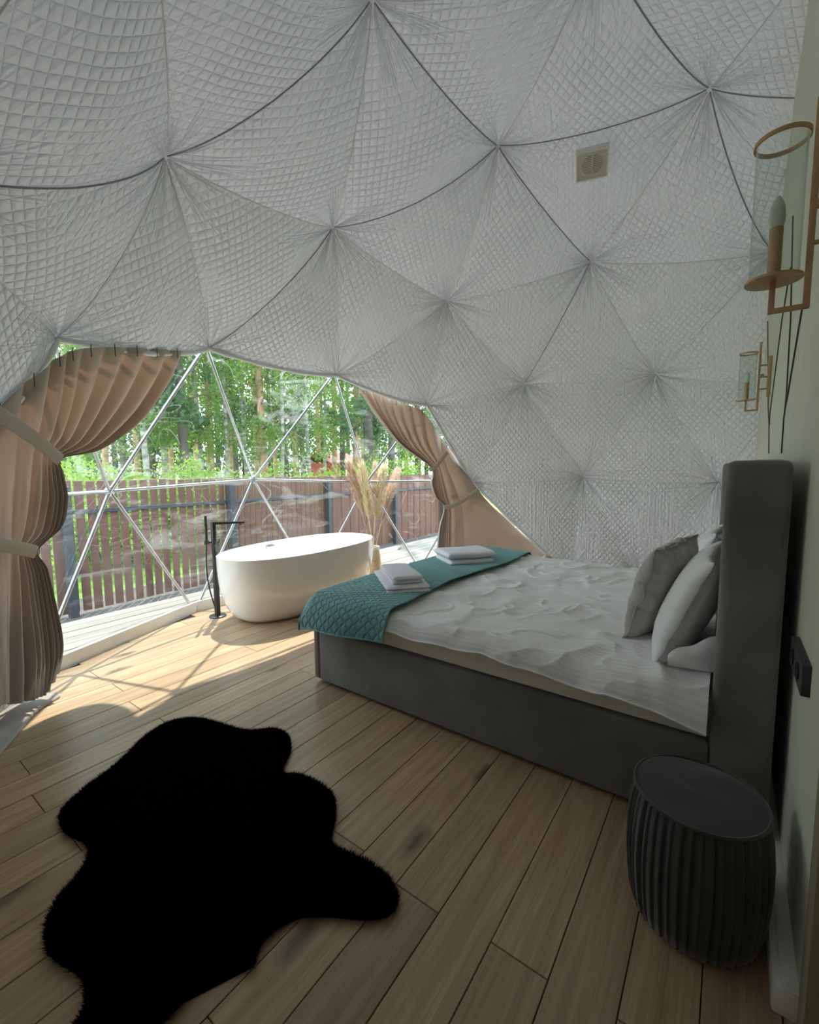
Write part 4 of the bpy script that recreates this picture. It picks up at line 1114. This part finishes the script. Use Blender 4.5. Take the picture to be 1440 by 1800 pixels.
cl = empty('curtain', (0.8, 3.2, 0)); tag(cl, 'taupe curtain on the left of the window, tied back twice and puddling on the floor', 'curtain', 'taupe curtains')
L_rows = [
    [(-140, 880), (-60, 790), (0, 712), (60, 662), (105, 626), (150, 612), (235, 611), (322, 617)],
    [(-140, 884), (-60, 793), (0, 718), (58, 688), (100, 664), (143, 655), (220, 652), (298, 672)],
    [(-140, 888), (-60, 797), (0, 728), (52, 722), (92, 712), (132, 708), (190, 712), (248, 738)],
    [(-140, 890), (-60, 800), (0, 738), (46, 752), (82, 760), (112, 766), (146, 775), (176, 790)],
    [(-140, 895), (-60, 810), (0, 750), (40, 776), (70, 792), (88, 800), (99, 804), (108, 806)],
    [(-140, 940), (-60, 870), (0, 815), (36, 830), (66, 835), (84, 836), (96, 835), (105, 832)],
    [(-140, 980), (-60, 920), (0, 872), (32, 878), (62, 880), (84, 880), (98, 878), (108, 872)],
    [(-140, 1010), (-60, 965), (0, 925), (27, 931), (52, 934), (75, 934), (90, 932), (103, 922)],
    [(-140, 1040), (-60, 1000), (0, 957), (24, 964), (38, 967), (48, 968), (56, 968), (63, 968)],
    [(-140, 1090), (-60, 1055), (0, 1010), (24, 1014), (40, 1014), (54, 1012), (64, 1008), (73, 1000)],
    [(-140, 1150), (-60, 1120), (0, 1080), (24, 1084), (44, 1084), (62, 1080), (75, 1074), (86, 1066)],
    [(-140, 1230), (-60, 1200), (0, 1165), (24, 1168), (48, 1166), (68, 1160), (82, 1150), (97, 1132)],
    [(-140, 1330), (-60, 1290), (0, 1240), (22, 1238), (45, 1232), (62, 1226), (74, 1218), (90, 1180)],
]
P = spline_rows(L_rows, [3.34] * 8 + [3.32, 3.29, 3.26, 3.22, 3.20], 150, 260)
P = folds(P, [0.026, 0.055, 0.050, 0.035, 0.016, 0.034, 0.046, 0.032, 0.014, 0.040, 0.055, 0.065, 0.065], 9, 3, skew=2.4)
grid('cloth', P, M['curtain'], cl)
# lining that trails on the floor
tr_rows = [[(-140, 1330), (-60, 1292), (0, 1240), (22, 1238), (45, 1232), (62, 1226), (76, 1219), (100, 1216)],
           [(-140, 1370), (-60, 1330), (0, 1285), (20, 1268), (40, 1254), (60, 1240), (78, 1231), (107, 1219)],
           [(-140, 1420), (-60, 1370), (0, 1322), (20, 1300), (40, 1276), (60, 1252), (80, 1237), (104, 1223)]]
Q = np.array([[at_z(x, y, 0.016) for x, y in r] for r in tr_rows])
t = np.linspace(0, 7, 60); i = np.minimum(t.astype(int), 6); f = (t - i)[None, :, None]; Q = Q[:, i] * (1 - f) + Q[:, i + 1] * f
t = np.linspace(0, 2, 14); i = np.minimum(t.astype(int), 1); f = (t - i)[:, None, None]; Q = Q[i] * (1 - f) + Q[i + 1] * f
Q[..., 2] = 0.010 + 0.012 * (1 + vnoise(Q[..., 0] * 6, Q[..., 1] * 6, 4, 2)) * 0.5
Q[-1, :, 2] = 0.004
grid('trailing_hem', Q, M['curtain'], cl)
strap('tieback', [(-120, 700), (-10, 722), (20, 742), (60, 770), (90, 795), (107, 809)], 3.26, 0.075, cl)
strap('tieback', [(-100, 940), (0, 957), (30, 963), (55, 968), (64, 971)], 3.24, 0.075, cl)
# heading tape with the short hooks that hold it to the tube
hp = np.array([on_dome(x, y, 3.32) for x, y in L_rows[0]])
for k, (x, y) in enumerate(((-60, 790), (0, 712), (60, 662), (105, 626), (128, 617), (160, 611), (202, 610), (241, 611), (276, 613), (312, 616))):
    p = on_dome(x, y + 2, 3.30); q = on_dome(x, y - 6, 3.42)
    tube('hook', [tuple(p - np.array([0, 0, 0.05])), tuple(p), tuple((p + q) / 2 + np.array([0, 0, 0.01])), tuple(q)], 0.0028, M['post'], cl, 6)

cr_ = empty('curtain', (4.9, 2.6, 0)); tag(cr_, 'tan curtain on the right of the window, tied back twice beyond the bed', 'curtain', 'taupe curtains')
R_rows = [
    [(632, 683), (655, 688), (685, 699), (715, 712), (744, 724), (772, 764), (800, 802), (818, 826)],
    [(662, 730), (678, 735), (698, 742), (722, 748), (746, 752), (773, 780), (801, 812), (820, 832)],
    [(702, 780), (712, 783), (724, 786), (738, 786), (754, 784), (776, 795), (803, 818), (823, 836)],
    [(757, 822), (760, 822), (763, 821), (766, 820), (771, 817), (783, 818), (806, 830), (827, 842)],
    [(758, 850), (763, 851), (768, 853), (774, 854), (781, 855), (797, 856), (820, 858), (846, 868)],
    [(766, 874), (771, 876), (776, 877), (780, 877), (786, 876), (803, 875), (832, 878), (866, 890)],
    [(781, 891), (783, 891), (785, 891), (787, 891), (791, 890), (808, 890), (842, 896), (886, 908)],
    [(773, 925), (777, 926), (781, 926), (786, 926), (791, 925), (811, 926), (860, 932), (922, 942)],
    [(769, 965), (773, 968), (778, 970), (784, 972), (790, 972), (813, 973), (875, 976), (970, 980)],
    [(770, 985), (774, 992), (779, 998), (785, 1000), (792, 1001), (815, 1004), (885, 1010), (1000, 1018)],
]
P = spline_rows(R_rows, [3.42, 3.40, 3.38, 3.36, 3.36, 3.36, 3.36, 3.35, 3.34, 3.34], 120, 220)
P = folds(P, [0.024, 0.042, 0.036, 0.012, 0.028, 0.024, 0.012, 0.028, 0.034, 0.034], 9, 17, skew=1.7, flip=True)
grid('cloth', P, M['curtain'], cr_)
strap('tieback', [(755, 826), (764, 823), (772, 813), (786, 794)], 3.29, 0.055, cr_)
strap('tieback', [(781, 892), (793, 890), (812, 881), (842, 861)], 3.27, 0.055, cr_)
for (x, y) in ((640, 684), (668, 692), (697, 704), (722, 714), (743, 722), (785, 780)):
    p = on_dome(x, y + 2, 3.40); q = on_dome(x, y - 6, 3.46)
    tube('hook', [tuple(p - np.array([0, 0, 0.04])), tuple(p), tuple(q)], 0.0035, M['post'], cr_, 6)

# ------------------------------------------------------------------ outside: ground, fence, trees
GZ = -0.20
bm = bmesh.new()
gx = [(-30, 4.7), (40, 4.7), (60, 70), (-40, 70)]
ng = 40
A, B = np.meshgrid(np.linspace(-45, 60, ng), np.linspace(5.9, 70, ng), indexing='ij')
Zg = GZ + 0.25 * vnoise(A * 0.12, B * 0.12, 40, 3) * np.clip((B - 6) / 6, 0, 1) + 0.010 * np.clip(B - 10, 0, 60)
gr = grid('ground', np.stack([A, B, Zg], -1), M['grass']); tag(gr, 'bright green meadow ground beyond the fence', 'ground', kind='structure')
A, B = np.meshgrid(np.linspace(-45, 60, 60), np.linspace(4.55, 6.3, 8), indexing='ij')
gv = grid('path', np.stack([A, B, np.full_like(A, GZ + 0.02)], -1), M['gravel']); tag(gv, 'strip of dark gravel between terrace edge and fence', 'path', kind='structure')
A, B = np.meshgrid(np.linspace(-45, 60, 20), np.linspace(-40, 4.6, 20), indexing='ij')
gb = grid('ground_bed', np.stack([A, B, np.full_like(A, GZ - 0.03)], -1), M['gravel']); tag(gb, 'dark ground under the terrace and dome', 'ground', kind='structure'); gb.name = 'ground_under_terrace'

fence = empty('fence', (4, 5.6, GZ)); tag(fence, 'red-brown vertical slat fence with dark posts beyond the terrace', 'fence')
u = -0.6; k = 0
ftop = lambda u: 1.262 - 0.004 * u
while u < 9.6:
    if u < 5.2: wd, gap = 0.082, 0.026 - 0.0015 * max(u - 2, 0)
    else: wd, gap = 0.108, 0.004
    if u > 3.3 and u < 5.2: gap *= 0.55
    dz = rnd.uniform(-0.006, 0.006); off = (0.012 if (k % 2 and u > 5.2) else 0.0) + rnd.uniform(-0.002, 0.002)
    box('slat', u, u + wd, 5.605 + off, 5.622 + off, -0.155 + dz, ftop(u) + dz, M['fence'], fence, bev=0.004, seg=1,
        rot=Matrix.Rotation(rnd.uniform(-0.004, 0.004), 3, 'Y'))
    u += wd + gap * rnd.uniform(0.75, 1.3); k += 1
for pu in (-0.35, 1.60, 3.48, 5.30, 7.15, 9.0):
    box('post', pu - 0.04, pu + 0.04, 5.50, 5.58, GZ, 1.20, M['post'], fence, bev=0.004, seg=1)
for z in (0.925,):
    box('rail', -0.6, 9.7, 5.580, 5.603, z - 0.022, z + 0.022, M['post'], fence, bev=0.003, seg=1)

ORD = 'leftmost,second,third,fourth,fifth,sixth,seventh,eighth,ninth,tenth,eleventh,twelfth,thirteenth,fourteenth,fifteenth,sixteenth,seventeenth,eighteenth'.split(',')
def nth(lst, k, noun):
    r = sorted(range(len(lst)), key=lambda i: lst[i][0]).index(k)
    if r == 0: return 'leftmost ' + noun
    if r == len(lst) - 1: return 'rightmost ' + noun
    return ORD[r] + ' ' + noun.replace(' beyond', ' from the left beyond', 1).replace(' just behind', ' from the left just behind', 1).replace(' at the back', ' from the left at the back', 1)
def place(px, D):
    d = ray(px, 760); d = d[:2] / np.linalg.norm(d[:2]); return d * D
def leaf_cloud(cen, rad, n, size, r, bias=0.0):
    """n leaves scattered in clumps within an ellipsoid"""
    nc_ = max(6, n // 55); cc = r.normal(size=(nc_, 3)); cc /= np.linalg.norm(cc, axis=1, keepdims=True); cc *= r.random((nc_, 1)) ** 0.45
    p = cc[r.integers(0, nc_, n)] + r.normal(0, 0.13, (n, 3)); p = np.array(cen) + p * np.array(rad)
    a = r.normal(size=(n, 3)); a /= np.linalg.norm(a, axis=1, keepdims=True); b = np.cross(a, r.normal(size=(n, 3))); b /= np.linalg.norm(b, axis=1, keepdims=True)
    s = size * r.uniform(0.6, 1.3, (n, 1))
    V = np.stack([p - a * s, p + b * s * 0.5, p + a * s, p - b * s * 0.5], 1)
    V[..., 2] = np.maximum(V[..., 2], GZ + 0.02)
    return V.reshape(-1, 3)
def tree(name, px, D, r0, H, bark, leafm, crowns, lean, label, cat, group, seed, size=0.12):
    p = place(px, D); r = np.random.default_rng(seed)
    root = empty(name, (p[0], p[1], GZ)); tag(root, label, cat, group)
    pts = []
    for t in np.linspace(0, 1, 12):
        pts.append((p[0] + lean * t * H * 0.5 + 0.05 * math.sin(t * 7 + seed), p[1] - lean * t * H * 0.4 + 0.05 * math.cos(t * 5 + seed), GZ - 0.05 + H * t))
    tube('trunk', pts, [r0 * (1.25 - 0.75 * t) if t > 0.03 else r0 * 1.5 for t in np.linspace(0, 1, 12)], bark, root, 9)
    Vb, Fb = [], []
    for (zc, rx, rz, n) in crowns:
        for q in range(max(2, n // 500)):
            a = r.uniform(0, 6.28); zz = zc + r.uniform(-.6, .6) * rz; e = np.array([math.cos(a) * rx * .8, math.sin(a) * rx * .8, rz * .35])
            tpos = min(max((zz - GZ) / H, 0.05), 0.95); k_ = tpos * 11; i_ = int(k_); st_ = np.array(pts[i_]) * (1 - k_ + i_) + np.array(pts[i_ + 1]) * (k_ - i_)
            v_, f_ = tube_data([tuple(st_), tuple(st_ + e * .5 + np.array([0, 0, .1])), tuple(st_ + e)], [r0 * .28, r0 * .18, r0 * .06], 5)
            Fb += [tuple(x + len(Vb) for x in ff) for ff in f_]; Vb += [tuple(x) for x in v_]
    if Vb:
        bo = mesh('branches', Vb, Fb, bark, root); bo['kind'] = 'stuff'
    Vs = []
    for (zc, rx, rz, n) in crowns:
        cx = np.interp((zc - GZ) / H, np.linspace(0, 1, 12), [q[0] for q in pts]); cy = np.interp((zc - GZ) / H, np.linspace(0, 1, 12), [q[1] for q in pts])
        Vs.append(leaf_cloud((cx, cy, zc), (rx, rx, rz), n, size, r))
    V = np.concatenate(Vs); f = mesh('foliage', V, np.arange(len(V)).reshape(-1, 4).tolist(), leafm, root, smooth=False); f['kind'] = 'stuff'
def bush(name, px, D, w_, h_, n, leafm, label, group, seed, size=0.08):
    p = place(px, D); r = np.random.default_rng(seed)
    root = empty(name, (p[0], p[1], GZ)); tag(root, label, 'bush', group)
    Vb, Fb = [], []
    for q in range(7):
        a = r.uniform(0, 6.28); rr2 = r.uniform(.2, .8)
        v_, f_ = tube_data([(p[0], p[1], GZ - .02), (p[0] + w_ * .5 * rr2 * math.cos(a), p[1] + w_ * .5 * rr2 * math.sin(a), GZ + h_ * .5), (p[0] + w_ * .8 * rr2 * math.cos(a), p[1] + w_ * .8 * rr2 * math.sin(a), GZ + h_ * .85)], [.016, .011, .005], 5)
        Fb += [tuple(x + len(Vb) for x in ff) for ff in f_]; Vb += [tuple(x) for x in v_]
    b = mesh('stems', Vb, Fb, M['bark_dark'], root); b['kind'] = 'stuff'
    V = leaf_cloud((p[0], p[1], GZ + h_ * .5), (w_, w_, h_ * .55), n, size, r)
    f = mesh('foliage', V, np.arange(len(V)).reshape(-1, 4).tolist(), leafm, root, smooth=False); f['kind'] = 'stuff'

# pines with orange-brown trunks, high thin crowns
pines = [(370, 16, .10), (402, 24, .12), (447, 22, .11), (462, 13.5, .095), (482, 26, .10), (520, 21, .11), (588, 25, .13), (624, 18, .12), (638, 24, .12), (558, 30, .13), (345, 28, .13), (300, 24, .11), (715, 26, .12), (238, 22, .11), (180, 25, .12)]
for k, (px, D, r0) in enumerate(pines):
    H = 13 + (k * 37 % 5); zc = 4.2 + 0.16 * D
    tree('pine_tree', px, D, r0, H, M['bark_pine'], M['leaf_pine'], [(zc + 1.2, 1.5, 1.5, 800), (zc + 4, 2.2, 2.0, 900), (2.6 + .05 * D, .9, .9, 160)], 0.01 * ((k * 7) % 5 - 2), nth(pines, k, 'tall pine with orange-brown trunk beyond the fence'), 'tree', 'pines beyond the fence', 100 + k, 0.10)
dark = [(268, 15, .085), (322, 12.5, .10), (412, 19, .09), (500, 17, .10), (532, 25, .14), (652, 12.5, .13), (604, 21, .12), (690, 17, .12), (735, 19, .12), (215, 17, .10)]
for k, (px, D, r0) in enumerate(dark):
    zc = 2.0 + 0.08 * D
    tree('spruce_tree', px, D, r0, 12, M['bark_dark'], M['leaf_spruce'], [(zc, 1.1, 1.0, 700), (zc + 2.8, 1.4, 1.8, 1700), (zc + 5.5, 1.2, 2, 700)], 0.012 * ((k * 5) % 5 - 2), nth(dark, k, 'dark-barked green spruce beyond the fence'), 'tree', 'spruces beyond the fence', 200 + k, 0.085)
birch = [(292, 13.5, .075), (316, 18, .08), (350, 14.5, .06), (392, 14, .05), (430, 17, .06), (545, 15, .06), (570, 18, .06), (664, 20, .07), (490, 13, .05), (250, 12, .06), (140, 13, .06), (60, 15, .06), (20, 12, .06), (700, 22, .06)]
for k, (px, D, r0) in enumerate(birch):
    tree('birch_tree', px, D, r0, 9, M['bark_birch'], M['leaf_birch'], [(2.3, 1.1, 0.8, 700), (4.4, 1.5, 1.4, 1700), (6.8, 1.3, 1.6, 900)], 0.02 * ((k * 3) % 5 - 2), nth(birch, k, 'pale-barked birch with light green leaves beyond the fence'), 'tree', 'birches beyond the fence', 300 + k, 0.055)
bushes = [(120, 8.0, 1.1, 1.9), (165, 9.0, 1.2, 1.7), (215, 8.5, 1.1, 1.6), (262, 9.5, 1.2, 1.75), (310, 9, 1.1, 1.9), (355, 9.5, 1.2, 1.6), (395, 8.8, 1.0, 1.75), (440, 9.5, 1.2, 1.6), (480, 10, 1.2, 1.65), (520, 9.5, 1.1, 1.7), (556, 11, 1.2, 1.75), (610, 12, 1.2, 1.7), (655, 11, 1.1, 1.9), (700, 12, 1.2, 1.8), (740, 12, 1.3, 2.0), (30, 7.8, 1.1, 1.9)]
for k, (px, D, w_, h_) in enumerate(bushes):
    bush('bush', px, D, w_, h_ * 0.93, 2200, M['leaf_bush'], nth(bushes, k, 'yellow-green bush just behind the slat fence'), 'bushes behind the fence', 400 + k, 0.042)
far_trees = [(px, 36 + (k * 13 % 9)) for k, px in enumerate(range(60, 800, 46))]
for k, (px, D) in enumerate(far_trees):
    tree('forest_tree', px, D, .16, 15, M['bark_dark'], M['leaf_spruce'] if k % 3 else M['leaf_birch'], [(2.5, 2.4, 2.2, 1100), (5.5, 2.4, 2.4, 1300), (9, 2.0, 2.6, 900)], 0, nth(far_trees, k, 'dense tree at the back of the forest'), 'tree', 'trees at the back of the forest', 500 + k, 0.16)
# small red house far behind
hp_ = place(603, 27); hs = empty('red_house', (hp_[0], hp_[1], GZ)); tag(hs, 'small red house half hidden among the trees', 'house')
def hb_(name, x0, x1, y0, y1, z0, z1, m): return box(name, hp_[0] + x0, hp_[0] + x1, hp_[1] + y0, hp_[1] + y1, z0, z1, m, hs)
hb_('wall', -1.1, 1.1, 0, 2.0, GZ, 1.75, M['red_wall'])
V = [(-1.9, -.3, 2.2), (1.9, -.3, 2.2), (1.9, 1.3, 3.2), (-1.9, 1.3, 3.2), (-1.9, 2.9, 2.2), (1.9, 2.9, 2.2), (-1.9, -.3, 2.3), (1.9, -.3, 2.3), (1.9, 1.3, 3.3), (-1.9, 1.3, 3.3), (-1.9, 2.9, 2.3), (1.9, 2.9, 2.3)]
V = [(a * 0.7 + hp_[0], b * 0.77 + hp_[1], c * 0.62 + 0.35) for a, b, c in V]
mesh('roof', V, [(0, 1, 2, 3), (3, 2, 5, 4), (9, 8, 7, 6), (10, 11, 8, 9), (0, 6, 7, 1), (4, 5, 11, 10), (0, 3, 9, 6), (3, 4, 10, 9), (1, 7, 8, 2), (2, 8, 11, 5)], M['red_roof'], hs, smooth=False)
hb_('window', -0.4, 0.2, -0.04, 0.02, 0.8, 1.35, M['ceramic'])
